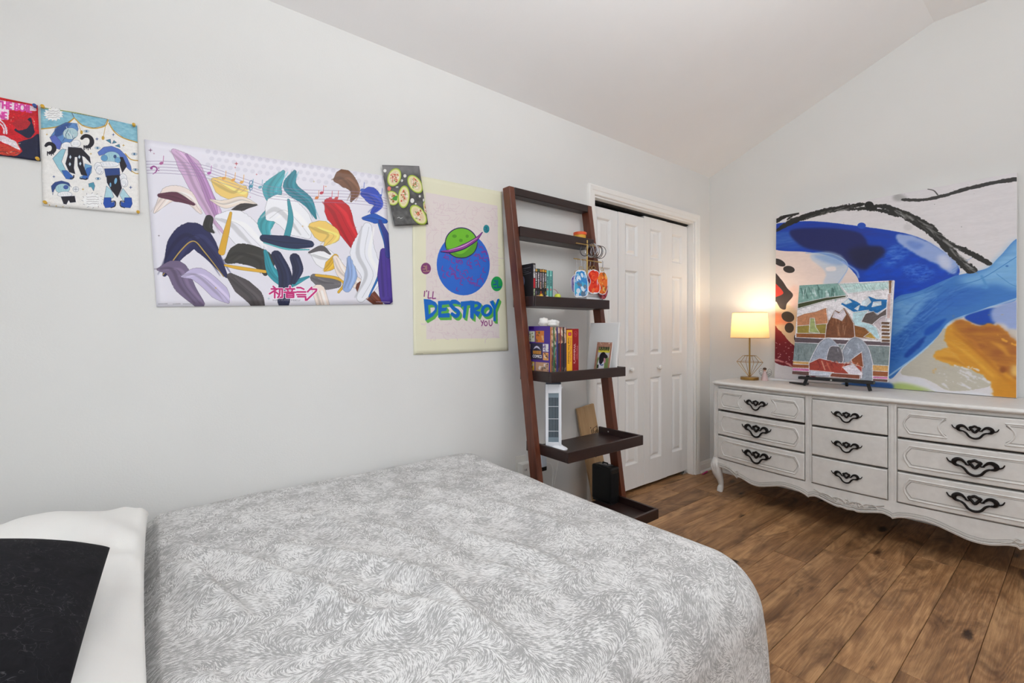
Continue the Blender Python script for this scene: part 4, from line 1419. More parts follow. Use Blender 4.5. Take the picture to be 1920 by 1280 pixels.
def spine(name, w, h, bg, items):
    a = Art(w, h, bg, ss=3)
    for it in items:
        if it[0] == 't':            # vertical text reading downwards
            _, s, x, y, size, c, sx = it
            a.text(s, x, y, size, c, dx=(0, 1), dy=(1, 0), sx=sx, bold=.5)
        elif it[0] == 'r':
            _, x0, y0, x1, y1, c = it
            a.poly([(x0, y0), (x1, y0), (x1, y1), (x0, y1)], c)
        elif it[0] == 'e':
            a.ell(*it[1:5], it[5])
        elif it[0] == 'g':          # blocks of glyph-like marks too small to read
            _, x0, x1, y0, y1, c, sd = it
            r = random.Random(sd)
            y = y0
            while y < y1:
                hh = r.uniform(3, 7)
                a.poly([(x0 + r.uniform(0, 1.5), y), (x1 - r.uniform(0, 1.5), y + r.uniform(-1, 1)), (x1 - r.uniform(0, 2), y + hh), (x0, y + hh)], c)
                if r.random() < .6:
                    a.poly([(x0 + 2, y + hh * .35), (x1 - 2, y + hh * .35), (x1 - 2, y + hh * .6), (x0 + 2, y + hh * .6)], bg)
                y += hh + r.uniform(1.2, 2.4)
        elif it[0] == 's':
            a.stroke(it[1], it[2], it[3])
    return a.done(name)


def art_dog():
    a = Art(160, 240, (176, 128, 108), ss=3)
    P, K, E = a.poly, a.stroke, a.ell
    a.grain(.12, 18)
    r = random.Random(4)
    for q in range(26):
        E(r.uniform(0, 160), r.choice([r.uniform(0, 28), r.uniform(205, 240)]), r.uniform(3, 7), r.uniform(3, 6), r.choice([(206, 150, 110), (226, 200, 180), (170, 100, 90)]), alpha=.8)
    P([(22, 40), (142, 38), (142, 208), (22, 208)], (150, 160, 110))
    P([(22, 80), (142, 80), (142, 120), (22, 120)], (206, 202, 204), soft=4)
    P([(22, 130), (142, 124), (142, 208), (22, 208)], (118, 142, 84), soft=3)
    P([(22, 58), (142, 58), (142, 80), (22, 80)], (226, 214, 70), rough=.3)
    x = 24
    for k, wd in enumerate((8, 12, 12, 12, 11, 10, 12, 9, 12)):
        P([(x, 36 + (k % 2) * 3), (x + wd - 2, 36), (x + wd - 3, 64 + (k % 3) * 3), (x + 1, 66)], (26, 22, 24))
        if k % 2:
            P([(x + 3, 44), (x + wd - 5, 44), (x + wd - 5, 52), (x + 3, 52)], (226, 214, 70))
        x += wd + 1.5
    P([(44, 130), (92, 150), (100, 208), (34, 208)], (226, 226, 232), smooth=True)
    P([(42, 110), (58, 84), (86, 78), (106, 92), (126, 106), (128, 120), (108, 126), (92, 124), (88, 150), (72, 172), (52, 168), (44, 150)], (24, 20, 30), smooth=True)
    P([(92, 124), (106, 128), (112, 150), (104, 164), (94, 150)], (206, 140, 160), smooth=True)
    K([(56, 172), (74, 180), (92, 176)], 8, (60, 90, 150))
    P([(30, 180), (44, 176), (46, 206), (30, 206)], (30, 26, 30))
    E(100, 100, 3, 3, (90, 70, 60))
    return a.done('dog_photo_print')


def art_charm(pal, seed):
    a = Art(90, 120, (235, 235, 240), ss=2)
    r = random.Random(seed)
    a.poly([(6, 6), (84, 6), (84, 114), (6, 114)], pal[0])
    for q in range(34):
        a.ell(r.uniform(8, 82), r.uniform(8, 112), r.uniform(4, 16), r.uniform(4, 14), r.choice(pal), rot=r.uniform(0, 90), alpha=.9)
    return a.done('acrylic_charm_print')


def tnoise(n, cells, seed):
    """value noise that repeats at the edges"""
    g = np.random.default_rng(seed).random((cells, cells)).astype(np.float32)
    y = np.arange(n) * cells / n
    yi = y.astype(int)
    f = y - yi
    f = (f * f * (3 - 2 * f)).astype(np.float32)
    j = (yi + 1) % cells
    fy, fx = f[:, None], f[None, :]
    return (g[yi][:, yi] * (1 - fx) + g[yi][:, j] * fx) * (1 - fy) + (g[j][:, yi] * (1 - fx) + g[j][:, j] * fx) * fy


def lic(n, seed):
    """short strokes that follow a swirling field, for the printed cotton of the duvet"""
    th = (tnoise(n, 6, seed) * 1.7 + tnoise(n, 16, seed + 5) * 0.35) * 2 * math.pi
    vx, vy = np.cos(th).astype(np.float32), np.sin(th).astype(np.float32)
    src = np.random.default_rng(seed).random((n, n)).astype(np.float32)
    src = (src + np.roll(src, 1, 0) + np.roll(src, 1, 1) + np.roll(np.roll(src, 1, 0), 1, 1)) / 4
    acc = np.zeros((n, n), np.float32)
    X0, Y0 = np.meshgrid(np.arange(n, dtype=np.float32), np.arange(n, dtype=np.float32))
    for sg in (1.1, -1.1):
        X, Y = X0 + 0.5, Y0 + 0.5
        for k in range(7):
            xi, yi = X.astype(np.int32) % n, Y.astype(np.int32) % n
            acc += src[yi, xi]
            X = X + sg * vx[yi, xi]
            Y = Y + sg * vy[yi, xi]
    acc = (acc - acc.mean()) / acc.std()
    dens = (tnoise(n, 18, seed + 2) * .55 + tnoise(n, 60, seed + 3) * .45 - 0.5) * 2.4
    return np.clip((acc + dens) * 1.0 + 0.5, 0, 1)


def duvet_image():
    n = 1700
    m = lic(n, 4)
    lo, hi = np.array((160, 159, 158), np.float32) / 255, np.array((224, 223, 222), np.float32) / 255
    px = np.ones((n, n, 4), np.float32)
    px[..., :3] = lo + (hi - lo) * m[..., None]
    im = bpy.data.images.new('duvet_print', n, n)
    im.pixels.foreach_set(px.ravel())
    im.update()
    im.pack()
    return im


# ------------------------------------------------------------------ bed
m_cotton = mat('white_cotton', (232, 231, 228), 0.85, var=0.01, scale=6, bump=0.12, bscale=420, spec=0.15)
m_mattress = mat('mattress_ticking', (220, 218, 212), 0.9, var=0.02, scale=30)
m_bedframe = wood('bed_frame_wood', (70, 48, 34), (98, 70, 50), 0.5, axis=1)

bed = thing('bed', 'low wooden bed with mattress hidden under the pale patterned duvet by the left wall', 'bed', (0.72, -3.45, 0))
b = MB()
b.box(0.05, 0.08, -4.50, -2.54, 0.14, 0.30, 0.006); b.box(1.22, 1.25, -4.50, -2.54, 0.14, 0.30, 0.006)
b.box(0.05, 1.25, -2.54, -2.51, 0.14, 0.30, 0.006); b.box(0.05, 1.25, -4.53, -4.50, 0.14, 0.30, 0.006)
b.box(0.08, 1.22, -4.50, -2.54, 0.24, 0.26)
obj('frame', b, m_bedframe, bed)
for lx in (0.07, 1.19):
    for ly in (-4.52, -2.57):
        b = MB(); b.box(lx, lx + .05, ly, ly + .05, 0, 0.16, 0.004)
        obj('leg', b, m_bedframe, bed)
b = MB(); b.box(0.06, 1.30, -4.50, -2.54, 0.261, 0.470, 0.05, 4)
obj('mattress', b, m_mattress, bed, smooth=True)

FOLDS = [([(0.857, -3.389), (1.018, -3.357), (1.086, -3.293), (1.138, -3.222)], .015, .020),
         ([(0.60, -3.40), (0.686, -3.352), (0.79, -3.281), (0.92, -3.207), (1.028, -3.171), (1.168, -3.165), (1.26, -3.149)], .019, .024),
         ([(0.42, -3.62), (0.489, -3.59), (0.639, -3.497), (0.776, -3.432), (0.917, -3.386), (0.999, -3.357)], .014, .022),
         ([(0.55, -3.635), (0.64, -3.610), (0.75, -3.580), (0.9, -3.535)], .024, .026),
         ([(0.806, -2.958), (0.977, -2.916), (1.108, -2.877), (1.193, -2.88)], .009, .022),
         ([(0.466, -2.995), (0.576, -2.92), (0.766, -2.837)], .008, .022),
         ([(1.015, -3.262), (1.092, -3.231), (1.2, -3.185)], .010, .018),
         ([(1.02, -3.012), (1.097, -2.981), (1.157, -2.968)], .009, .018),
         ([(0.826, -3.348), (0.957, -3.298), (1.039, -3.266)], .010, .018),
         ([(0.60, -3.15), (0.75, -3.09), (0.90, -3.06)], .008, .022),
         ([(0.35, -3.35), (0.5, -3.25), (0.62, -3.2)], .007, .025),
         ([(0.62, -2.78), (0.85, -2.72), (1.05, -2.70)], .006, .026),
         ([(1.00, -3.635), (1.1, -3.59), (1.25, -3.53)], .012, .024)]


def fold_height(X, Y):
    z = np.zeros_like(X)
    for pts, A, sg in FOLDS:
        P = np.array(catmull(pts, 14))
        d2 = np.full(X.shape, 9.0)
        w = np.zeros_like(X)
        n = len(P)
        for i in range(n):
            q = (X - P[i, 0]) ** 2 + (Y - P[i, 1]) ** 2
            sel = q < d2
            d2 = np.where(sel, q, d2)
            w = np.where(sel, math.sin(math.pi * (0.08 + 0.84 * i / (n - 1))) ** 0.7, w)
        # a rounded ridge with a tighter crease on its far side
        z += A * w * np.exp(-d2 / (2 * (sg * 1.15) ** 2))
        dc = np.full(X.shape, 9.0)
        for i in range(n):
            dc = np.minimum(dc, (X - P[i, 0] - .006) ** 2 + (Y - P[i, 1] - sg * 1.25) ** 2)
        z -= 0.42 * A * w * np.exp(-dc / (2 * 0.011 ** 2))
    return z * 1.8


CX0, CX1, CY1, TOPZ, RR = 0.13, 1.320, -2.505, 0.562, 0.150
NX, NY = 320, 430
sx = np.linspace(-0.03, CX1 + 0.70, NX + 1)
sy = np.linspace(-4.46, CY1 + 0.68, NY + 1)
SX, SY = np.meshgrid(sx, sy)
ex = np.maximum(0, SX - CX1)
ey = np.maximum(0, SY - CY1)
d = np.hypot(ex, ey)
nx = np.where(d > 1e-9, ex / np.maximum(d, 1e-9), 0)
ny = np.where(d > 1e-9, ey / np.maximum(d, 1e-9), 0)
arcL = RR * math.pi / 2
ang = np.minimum(d, arcL) / RR
L = np.maximum(0, d - arcL)
L = np.minimum(L, 0.42)
tang = np.where(nx > ny, SY, SX) + np.arctan2(ny, nx) * 0.25
wave = np.sin(tang * 17.0 + 0.6) * 0.6 + np.sin(tang * 31.0 + 1.9) * 0.35
out = RR * np.sin(ang) + L * (0.085 + 0.085 * wave)
DX = np.minimum(SX, CX1) + nx * out
DY = np.minimum(SY, CY1) + ny * out
DZ_ = TOPZ - RR * (1 - np.cos(ang)) - L * 0.985
low = vnoise(NY + 1, NX + 1, 58, 58, 3) - 0.5
mid = vnoise(NY + 1, NX + 1, 22, 27, 8) - 0.5
topw = np.clip(1 - d / 0.25, 0, 1)
DZ_ += topw * (fold_height(SX, SY) + low * 0.022 + mid * 0.008)
side = 1 - topw
DX += side * nx * (low * 0.03 + mid * 0.014)
DY += side * ny * (low * 0.03 + mid * 0.014)
el = np.clip((CX0 - SX) / 0.12, 0, 1.35)
DZ_ -= 0.036 * el ** 2 + np.clip(el - 1, 0, 1) * 0.16
press = np.clip((-3.665 - SY) / 0.075, 0, 1)
DZ_ = DZ_ * (1 - press) + (np.minimum(DZ_, TOPZ - 0.075)) * press
DX = np.maximum(DX, 0.010)
dm = MB()
dm.v = [tuple(p) for p in np.stack([DX, DY, DZ_], -1).reshape(-1, 3)]
for j in range(NY):
    for i in range(NX):
        a_ = j * (NX + 1) + i
        dm.f.append([a_, a_ + 1, a_ + NX + 2, a_ + NX + 1])
        u0, u1 = (sx[i] + .1) / 0.95, (sx[i + 1] + .1) / 0.95
        v0, v1 = (sy[j] + 4.5) / 0.95, (sy[j + 1] + 4.5) / 0.95
        dm.uv[len(dm.f) - 1] = [(u0, v0), (u1, v0), (u1, v1), (u0, v1)]
dm.mi = [0] * len(dm.f)
t = NT('duvet_cotton')
n = t.n.new('ShaderNodeTexImage'); n.image = duvet_image()
v = t.coords()
t.link(t.mix(t.math('MULTIPLY', t.noise(v, 3.0), 0.12), n.outputs[0], (0.72, 0.72, 0.71, 1)), t.b.inputs['Base Color'])
t.b.inputs['Roughness'].default_value = 0.9
t.b.inputs['Specular IOR Level'].default_value = 0.12
t.bump(t.noise(v, 500.0), 0.10, 0.001)
duv = obj('duvet', dm, t.m, smooth='all', recalc=False)
sm = duv.modifiers.new('cloth', 'SOLIDIFY'); sm.thickness = 0.003; sm.offset = -1
tag(duv, 'light grey and white stroke patterned duvet draped over the bed', 'duvet')


def cushion(hx, hy, hz, n=44, pinch=0.06, seed=0, wr=0.006, pw=0.42, droop=0.0, fold=0.0, under=1.0):
    mb = MB()
    nz = vnoise(n + 1, n + 1, 9, 9, seed) - 0.5
    nz2 = vnoise(n + 1, n + 1, 4, 14, seed + 4) - 0.5
    for s_ in (1, -1):
        base = len(mb.v)
        for j in range(n + 1):
            for i in range(n + 1):
                u, v = -1 + 2 * i / n, -1 + 2 * j / n
                u, v = math.sin(u * math.pi / 2), math.sin(v * math.pi / 2)
                th = max(0, 1 - abs(u) ** 2.6) ** pw * max(0, 1 - abs(v) ** 2.6) ** pw
                x = hx * u * (1 - pinch * (1 - v * v) * abs(u) ** 3)
                y = hy * v * (1 - pinch * (1 - u * u) * abs(v) ** 3)
                if fold:
                    q = math.sin(7.0 * u + 2.4 * v + 1.2 * math.sin(3 * v + seed)) * math.sin(2.2 * v - 1.7 * u + .6) + .6 * math.sin(13 * u - 5 * v + 2 * math.sin(4 * u))
                    th = max(0.0, th + fold / hz * q * min(1, th * 1.5))
                z = s_ * (1.0 if s_ > 0 else under) * (hz * th + (nz[j, i] * 2 + nz2[j, i]) * wr * min(1, th * 2))
                mb.v.append((x, y, z - droop * abs(u) ** 5 * (0.4 + 0.6 * abs(v) ** 3)))
        for j in range(n):
            for i in range(n):
                a = base + j * (n + 1) + i
                mb.f.append([a, a + 1, a + n + 2, a + n + 1] if s_ > 0 else [a, a + n + 1, a + n + 2, a + 1])
                mb.mi.append(0)
    return mb


pil = obj('pillow', cushion(0.50, 0.30, 0.072, 80, 0.03, 5, 0.010, pw=0.30, droop=0.034, fold=0.016, under=0.25), m_cotton, smooth='all', recalc=False)
pil.location = (0.650, -3.985, 0.598)
pil.rotation_euler = (R(0), R(2), R(0.5))
tag(pil, 'white cotton pillow lying across the bed against the duvet edge', 'pillow')
t = NT('black_velvet')
v = t.coords((1, 1, 1))
wv = t.noise(v, 22.0, 5, 0.7, 1.4)
lines = t.math('ABSOLUTE', t.math('SUBTRACT', t.noise(v, 34.0, 2, 0.5, 1.6), 0.5))
dens = t.noise(v, 5.0)
lint = t.math('MULTIPLY', t.ramp(lines, [(0.0, (1, 1, 1)), (0.010, (0, 0, 0))]), t.ramp(dens, [(0.45, (0, 0, 0)), (0.62, (0.5, 0.5, 0.5))]))
t.link(t.mix(lint, t.ramp(wv, [(0.3, rgb((19, 19, 22))), (0.75, rgb((33, 32, 36)))]), rgb((92, 92, 96))), t.b.inputs['Base Color'])
t.b.inputs['Roughness'].default_value = 0.85
t.b.inputs['Specular IOR Level'].default_value = 0.15
t.bump(t.noise(v, 300.0), 0.1, 0.001)
cus = obj('cushion', cushion(0.232, 0.232, 0.050, 48, 0.004, 9, 0.004, under=0.6), t.m, smooth='all', recalc=False)
cus.location = (0.932, -3.980, 0.760)
cus.rotation_euler = (R(-14), 0, R(-1.5))
tag(cus, 'black square throw cushion specked with lint leaning on the white pillow', 'cushion')


# ------------------------------------------------------------------ sheets on the left wall
def sheet(name, label, cat, c, img, rough=0.5, x0=0.004, bulge=0.0, curl=0.0, nu=24, nv=24, seed=0):
    """c = wall positions (y, z) of top-left, top-right, bottom-right, bottom-left"""
    nz = vnoise(nv + 1, nu + 1, 6, 6, seed)

    def fn(u, v):
        w = [(1 - u) * v, u * v, u * (1 - v), (1 - u) * (1 - v)]
        y = sum(k * p[0] for k, p in zip(w, c))
        z = sum(k * p[1] for k, p in zip(w, c))
        x = x0 + bulge * math.sin(math.pi * u) * (0.4 + 0.6 * nz[int(v * nv + .5), int(u * nu + .5)]) + curl * (max(0, u - 0.85) / 0.15) ** 2 * (1 - v * .5)
        return (x, y, z)
    mb = MB().grid(fn, nu, nv)
    o = obj(name, mb, img_mat(name + '_print', img, rough), smooth='all', recalc=False)
    m = o.modifiers.new('paper', 'SOLIDIFY'); m.thickness = 0.001; m.offset = -1
    return tag(o, label, cat)


sheet('drawing', 'red and navy marker drawing with pink lettering, cut off by the left picture edge', 'drawing', [(-4.17, 1.842), (-3.954, 1.845), (-3.948, 1.676), (-4.17, 1.668)], art_red(), 0.6, 0.004, 0.003, seed=1)
sheet('drawing', 'blue ink drawing of jesters under a curtain pinned between red drawing and long poster', 'drawing', [(-3.948, 1.848), (-3.721, 1.848), (-3.714, 1.552), (-3.943, 1.543)], art_blue(), 0.6, 0.004, 0.003, seed=2)
sheet('poster', 'long colourful landscape poster with music notes and magenta title, widest sheet on the wall', 'poster', [(-3.702, 1.807), (-2.852, 1.862), (-2.816, 1.282), (-3.669, 1.242)], art_big(), 0.28, 0.004, 0.002, seed=3, nu=40)
sheet('poster', 'tall cream poster with blue oval and large blue and green lettering beside the ladder shelf', 'poster', [(-2.72, 1.897), (-2.192, 1.914), (-2.148, 1.052), (-2.712, 1.046)], art_cream(), 0.35, 0.003, 0.004, 0.003, seed=4, nu=40, nv=40)
sheet('photo_print', 'small grey photo of stuffed avocado halves overlapping the cream poster corner', 'photo', [(-2.872, 1.904), (-2.69, 1.94), (-2.642, 1.67), (-2.813, 1.638)], art_food(), 0.4, 0.016, 0.002, seed=5)

m_pin_y = mat('yellow_pin', (206, 160, 34), 0.35, var=0.03)
m_pin_b = mat('blue_pin', (34, 76, 150), 0.35, var=0.03)
for (y, z, m, lab) in ((-3.959, 1.838, m_pin_b, 'blue push pin at the top right of the red drawing'),
                       (-3.953, 1.680, m_pin_y, 'yellow push pin at the bottom right of the red drawing'),
                       (-3.942, 1.841, m_pin_y, 'yellow push pin at the top left of the blue drawing'),
                       (-3.729, 1.845, m_pin_y, 'yellow push pin at the top right of the blue drawing'),
                       (-3.937, 1.551, m_pin_y, 'yellow push pin at the bottom left of the blue drawing'),
                       (-3.718, 1.557, m_pin_y, 'yellow push pin at the bottom right of the blue drawing')):
    p = MB().lathe([(0.0042, 0), (0.0045, 0.002), (0.003, 0.004), (0.0028, 0.008), (0.0046, 0.011), (0.0046, 0.013), (0, 0.0135)], 14, M=Matrix.Translation((0.0065, y, z)) @ Matrix.Rotation(R(90), 4, 'Y'))
    tag(obj('push_pin', p, m, smooth=True), lab, 'pin', 'push pins in the drawings')

# ------------------------------------------------------------------ leaning ladder shelf
m_rail = wood('mahogany_stain', (72, 33, 20), (124, 68, 46), 0.33, axis=2, scale=16)
m_tray = wood('espresso_stain', (32, 19, 17), (54, 34, 30), 0.38, axis=1, scale=16)
LX0 = 0.28
lad = thing('ladder_shelf', 'dark mahogany leaning ladder shelf with five trays between poster and closet door', 'shelf', (LX0, -1.885, 0))
xf = lambda z: 0.074 + 0.152 * (1.93 - z)
YL, YR = -2.160, -1.585


def lean_rail(y0, y1):
    q = [(xf(0) - 0.058, 0), (xf(0), 0), (xf(1.93), 1.93), (xf(1.93) - 0.058, 1.93)]
    mb = MB()
    ch = 0.003
    mb.prism(q, lambda u, v: (u, y0, v), lambda u, v: (u, y1, v))
    o = obj('rail', mb, m_rail, lad)
    bv = o.modifiers.new('edge', 'BEVEL'); bv.width = ch; bv.segments = 2
    return o


lean_rail(YL - 0.036, YL); lean_rail(YR, YR + 0.036)
k = MB(); k.box(xf(1.93) - 0.058, xf(1.91), YL, YR, 1.886, 1.929, 0.003)
obj('top_bar', k, m_tray, lad)
TR = [(0.125, 1.712, 0.020), (0.245, 1.338, 0.062), (0.360, 0.957, 0.121), (0.477, 0.592, 0.172), (0.573, 0.222, 0.220)]
TF = []
for (fx, zt, bx) in TR:
    k = MB(); k.box(bx, fx - 0.016, YL + 0.016, YR - 0.016, zt - 0.052, zt - 0.036, 0.001)
    s_ = obj('shelf', k, m_tray, lad)
    k = MB(); k.box(fx - 0.016, fx, YL, YR, zt - 0.052, zt, 0.002); obj('front_rim', k, m_tray, s_)
    for ya in (YL, YR - 0.016):
        k = MB(); k.box(bx, fx - 0.016, ya, ya + 0.016, zt - 0.052, zt, 0.002)
        obj('side_rim', k, m_tray, s_)
    for ya in (YR - 0.016,):
        k = MB()
        sgn = 1 if ya < -1.9 else -1
        k.lathe([(0.005, 0), (0.0045, 0.0015), (0, 0.002)], 10, M=Matrix.Translation((xf(zt) - 0.03, ya, zt - 0.018)) @ Matrix.Rotation(R(-90 * sgn), 4, 'X'))
        obj('screw', k, m_chrome, s_)
    TF.append(zt - 0.0352)


def two_mat_box(name, lab, cat, x0, x1, y0, y1, z0, z1, base, faces, group=None, bev=0.0012, pages=None, nm=None):
    """a book-like block; faces = {'+x': image, '-y': image}: thin printed skins bedded on the cover"""
    root = thing(nm or 'book', lab, cat, ((x0 + x1) / 2, (y0 + y1) / 2, z0), group=group)
    if pages is not None:
        k = MB(); k.box(x0, x1 - 0.003, y0, y0 + 0.0018, z0, z1); k.box(x0, x1 - 0.003, y1 - 0.0018, y1, z0, z1); k.box(x1 - 0.003, x1, y0, y1, z0, z1, 0.001)
        obj('cover', k, base, root)
        k = MB(); k.box(x0 + 0.003, x1 - 0.003, y0 + 0.0018, y1 - 0.0018, z0 + 0.002, z1 - 0.003)
        obj('pages', k, pages, root)
    else:
        k = MB(); k.box(x0, x1, y0, y1, z0, z1, bev)
        obj('block', k, base, root)
    for f, im in faces.items():
        k = MB()
        e = 0.0006
        if f == '+x':
            k.grid(lambda u, v: (x1 + e, y0 + e + (y1 - y0 - 2 * e) * u, z0 + e + (z1 - z0 - 2 * e) * v), 1, 1)
        else:
            k.grid(lambda u, v: (x0 + e + (x1 - x0 - 2 * e) * u, y0 - e, z0 + e + (z1 - z0 - 2 * e) * v), 1, 1)
        k2 = obj('spine_print' if f == '+x' else 'cover_print', k, img_mat('print', im, 0.4), root, recalc=False)
    return root


m_pages = mat('paper_pages', (226, 218, 200), 0.85, var=0.03, scale=200, stretch=(1, 1, 0.02))
m_black_cover = mat('black_cover', (32, 31, 34), 0.4, var=0.04)

# first tray: little tub
tb = thing('tub', 'small orange and yellow plastic tub on the top tray of ladder shelf', 'tub', (0.075, -1.655, TF[0]))
k = MB().lathe([(0.030, 0), (0.037, 0.062), (0.035, 0.062), (0.029, 0.003), (0, 0.003)], 28, (0.075, -1.655, TF[0])); obj('body', k, mat('yellow_plastic', (236, 178, 60), 0.35, var=0.02), tb, smooth=True)
k = MB().lathe([(0.0372, 0.058), (0.0395, 0.059), (0.0408, 0.074), (0.037, 0.076), (0, 0.076)], 28, (0.075, -1.655, TF[0])); obj('lid', k, mat('orange_plastic', (232, 92, 36), 0.35, var=0.02), tb, smooth=True)

# second tray: black book, black comics, teal volumes, little toys
z2 = TF[1]
im = spine('black_book_cover', 130, 200, (34, 33, 37), [('s', [(20, 22), (112, 18)], 1.6, (150, 150, 156)), ('s', [(22, 32), (70, 30)], 1.6, (130, 130, 136)), ('s', [(20, 42), (96, 38)], 1.6, (140, 140, 146)), ('s', [(24, 52), (116, 46)], 1.6, (150, 150, 156)), ('e', 48, 84, 14, 26, (136, 140, 176)), ('s', [(40, 84), (46, 110), (52, 130)], 6, (34, 33, 37)), ('e', 48, 122, 4, 9, (150, 150, 170)), ('e', 44, 145, 1.6, 5, (120, 120, 130))])
im2 = spine('black_book_spine', 16, 200, (34, 33, 37), [('g', 2, 14, 8, 72, (226, 226, 228), 4), ('r', 2, 76, 14, 124, (190, 34, 44)), ('g', 3, 13, 128, 170, (190, 206, 160), 6), ('g', 3, 13, 172, 188, (150, 150, 196), 7)])
two_mat_box('book', 'tall black book with thin white cover lines, first on the second tray', 'book', 0.078, 0.206, -2.1425, -2.1255, z2, z2 + 0.206, m_black_cover, {'+x': im2, '-y': im}, 'comic books on the second tray', pages=m_pages)
tops = [(200, 150, 60), (60, 90, 60), (180, 120, 50), (206, 160, 60), (200, 140, 40)]
bodies = [(96, 84, 110), (44, 60, 62), (150, 70, 40), (52, 44, 60), (120, 116, 50)]
for i in range(5):
    y0 = -2.1250 + i * 0.0162
    im = spine('comic_spine', 16, 178, (28, 26, 30), [('e', 8, 8, 8, 7, tops[i]), ('g', 3, 13, 20, 62, (222, 214, 222) if i != 2 else (214, 190, 206), 20 + i), ('r', 0, 64, 4, 100, bodies[i]), ('g', 4, 12, 68, 96, (232, 214, 200) if i % 2 == 0 else (226, 226, 230), 40 + i), ('e', 8, 122, 6, 9, bodies[i]), ('g', 4, 12, 132, 150, (110, 110, 116), 60 + i), ('e', 8, 164, 5, 7, tops[(i + 2) % 5])])
    two_mat_box('book', ['black comic book with white spine lettering beside the tall black book', 'black comic book with white spine lettering, second from the tall black book', 'black comic book with rust streaked spine in the middle of the black row', 'black comic book with white spine lettering, fourth from the tall black book', 'black comic book with olive marked spine beside the teal books'][i], 'book', 0.085, 0.202, y0, y0 + 0.0160, z2, z2 + 0.180 + 0.001 * (i % 2), m_black_cover, {'+x': im}, 'comic books on the second tray', pages=m_pages)
m_teal = mat('teal_cover', (104, 176, 170), 0.4, var=0.03)
for i in range(2):
    y0 = -2.0430 + i * 0.0228
    im = spine('teal_spine', 22, 176, (118, 190, 182), [('r', 15, 0, 22, 176, (44, 118, 120)), ('r', 0, 22, 14, 30, (150, 206, 200)), ('g', 3, 13, 30, 52, (40, 70, 84), 3 + i), ('g', 3, 13, 56, 84, (36, 66, 80), 8 + i), ('e', 7, 100, 4.5, 6, (190, 66, 80)), ('e', 7, 100, 1.8, 2.6, (220, 180, 180)), ('r', 2, 160, 12, 168, (206, 220, 216))])
    two_mat_box('book', ['teal comic book with red spine dot next to the black comics', 'teal comic book with red spine dot at the end of the row'][i], 'book', 0.085, 0.200, y0, y0 + 0.0226, z2, z2 + 0.178, m_teal, {'+x': im}, 'comic books on the second tray', pages=m_pages)

m_lime = mat('lime_plastic', (206, 216, 62), 0.4, var=0.04)
m_yel = mat('toy_yellow', (232, 184, 60), 0.4, var=0.05)
m_green = mat('toy_green', (96, 160, 120), 0.4, var=0.05)
m_skin = mat('toy_tan', (206, 160, 120), 0.5, var=0.05)
m_wht = mat('white_plastic', (236, 237, 240), 0.35, var=0.01)
m_pinkw = mat('pink_wire', (196, 110, 130), 0.4, var=0.03)
ty = thing('toy', 'tiny yellow and green round toy before the black comics', 'toy', (0.2135, -2.090, z2))
k = MB().ball((0.2135, -2.094, z2 + 0.033), 0.0125, 16, 10, sc=(1, 1, 1.1)); obj('head', k, m_yel, ty, smooth=True)
k = MB().lathe([(0.010, 0), (0.0115, 0.012), (0.008, 0.024), (0, 0.026)], 16, (0.2135, -2.090, z2)); obj('body', k, m_green, ty, smooth=True)
k = MB()
for a_ in range(5):
    k.tube([(0.2135, -2.094, z2 + 0.042), (0.2135 + 0.006 * math.cos(a_ * 1.26), -2.094 + 0.010 * math.sin(a_ * 1.26), z2 + 0.050)], [0.003, 0.001], 6)
obj('hair', k, m_pin_y, ty, smooth=True)
ty = thing('toy', 'tiny tan figure lying before the tall black book', 'toy', (0.2135, -2.118, z2))
k = MB().ball((0.2135, -2.116, z2 + 0.034), 0.009, 14, 8, sc=(1, 1.5, .8)); obj('head', k, m_skin, ty, smooth=True)
k = MB().lathe([(0.011, 0), (0.012, 0.010), (0.007, 0.028), (0, 0.03)], 14, (0.2135, -2.118, z2)); obj('body', k, m_pin_y, ty, smooth=True)
ty = thing('toy', 'tiny pale pink figure in front of the last black comic', 'toy', (0.2135, -2.052, z2))
k = MB().ball((0.2135, -2.052, z2 + 0.036), 0.007, 14, 8); obj('head', k, mat('toy_pale', (230, 210, 206), 0.5), ty, smooth=True)
k = MB().lathe([(0.008, 0), (0.009, 0.010), (0.006, 0.028), (0, 0.03)], 14, (0.2135, -2.052, z2)); obj('body', k, mat('toy_plum', (110, 60, 90), 0.5), ty, smooth=True)
ball = MB().lathe([(0.016, 0), (0.019, 0.012), (0.0185, 0.034), (0.017, 0.046), (0.011, 0.054), (0, 0.056)], 24, (0.2135, -1.975, z2))
tag(obj('lime_cup', ball, m_lime, smooth=True), 'small lime green cup upside down on the second tray', 'cup')
k = MB().tube([(0.19, -1.985 + 0.042 * math.sin(t_), z2 + 0.0415 + 0.040 * math.cos(t_)) for t_ in np.linspace(0, 6.1, 26)], 0.0013, 6)
tag(obj('wire_ring', k, m_pinkw, smooth=True), 'thin pink wire ring standing beside the teal books', 'ring')

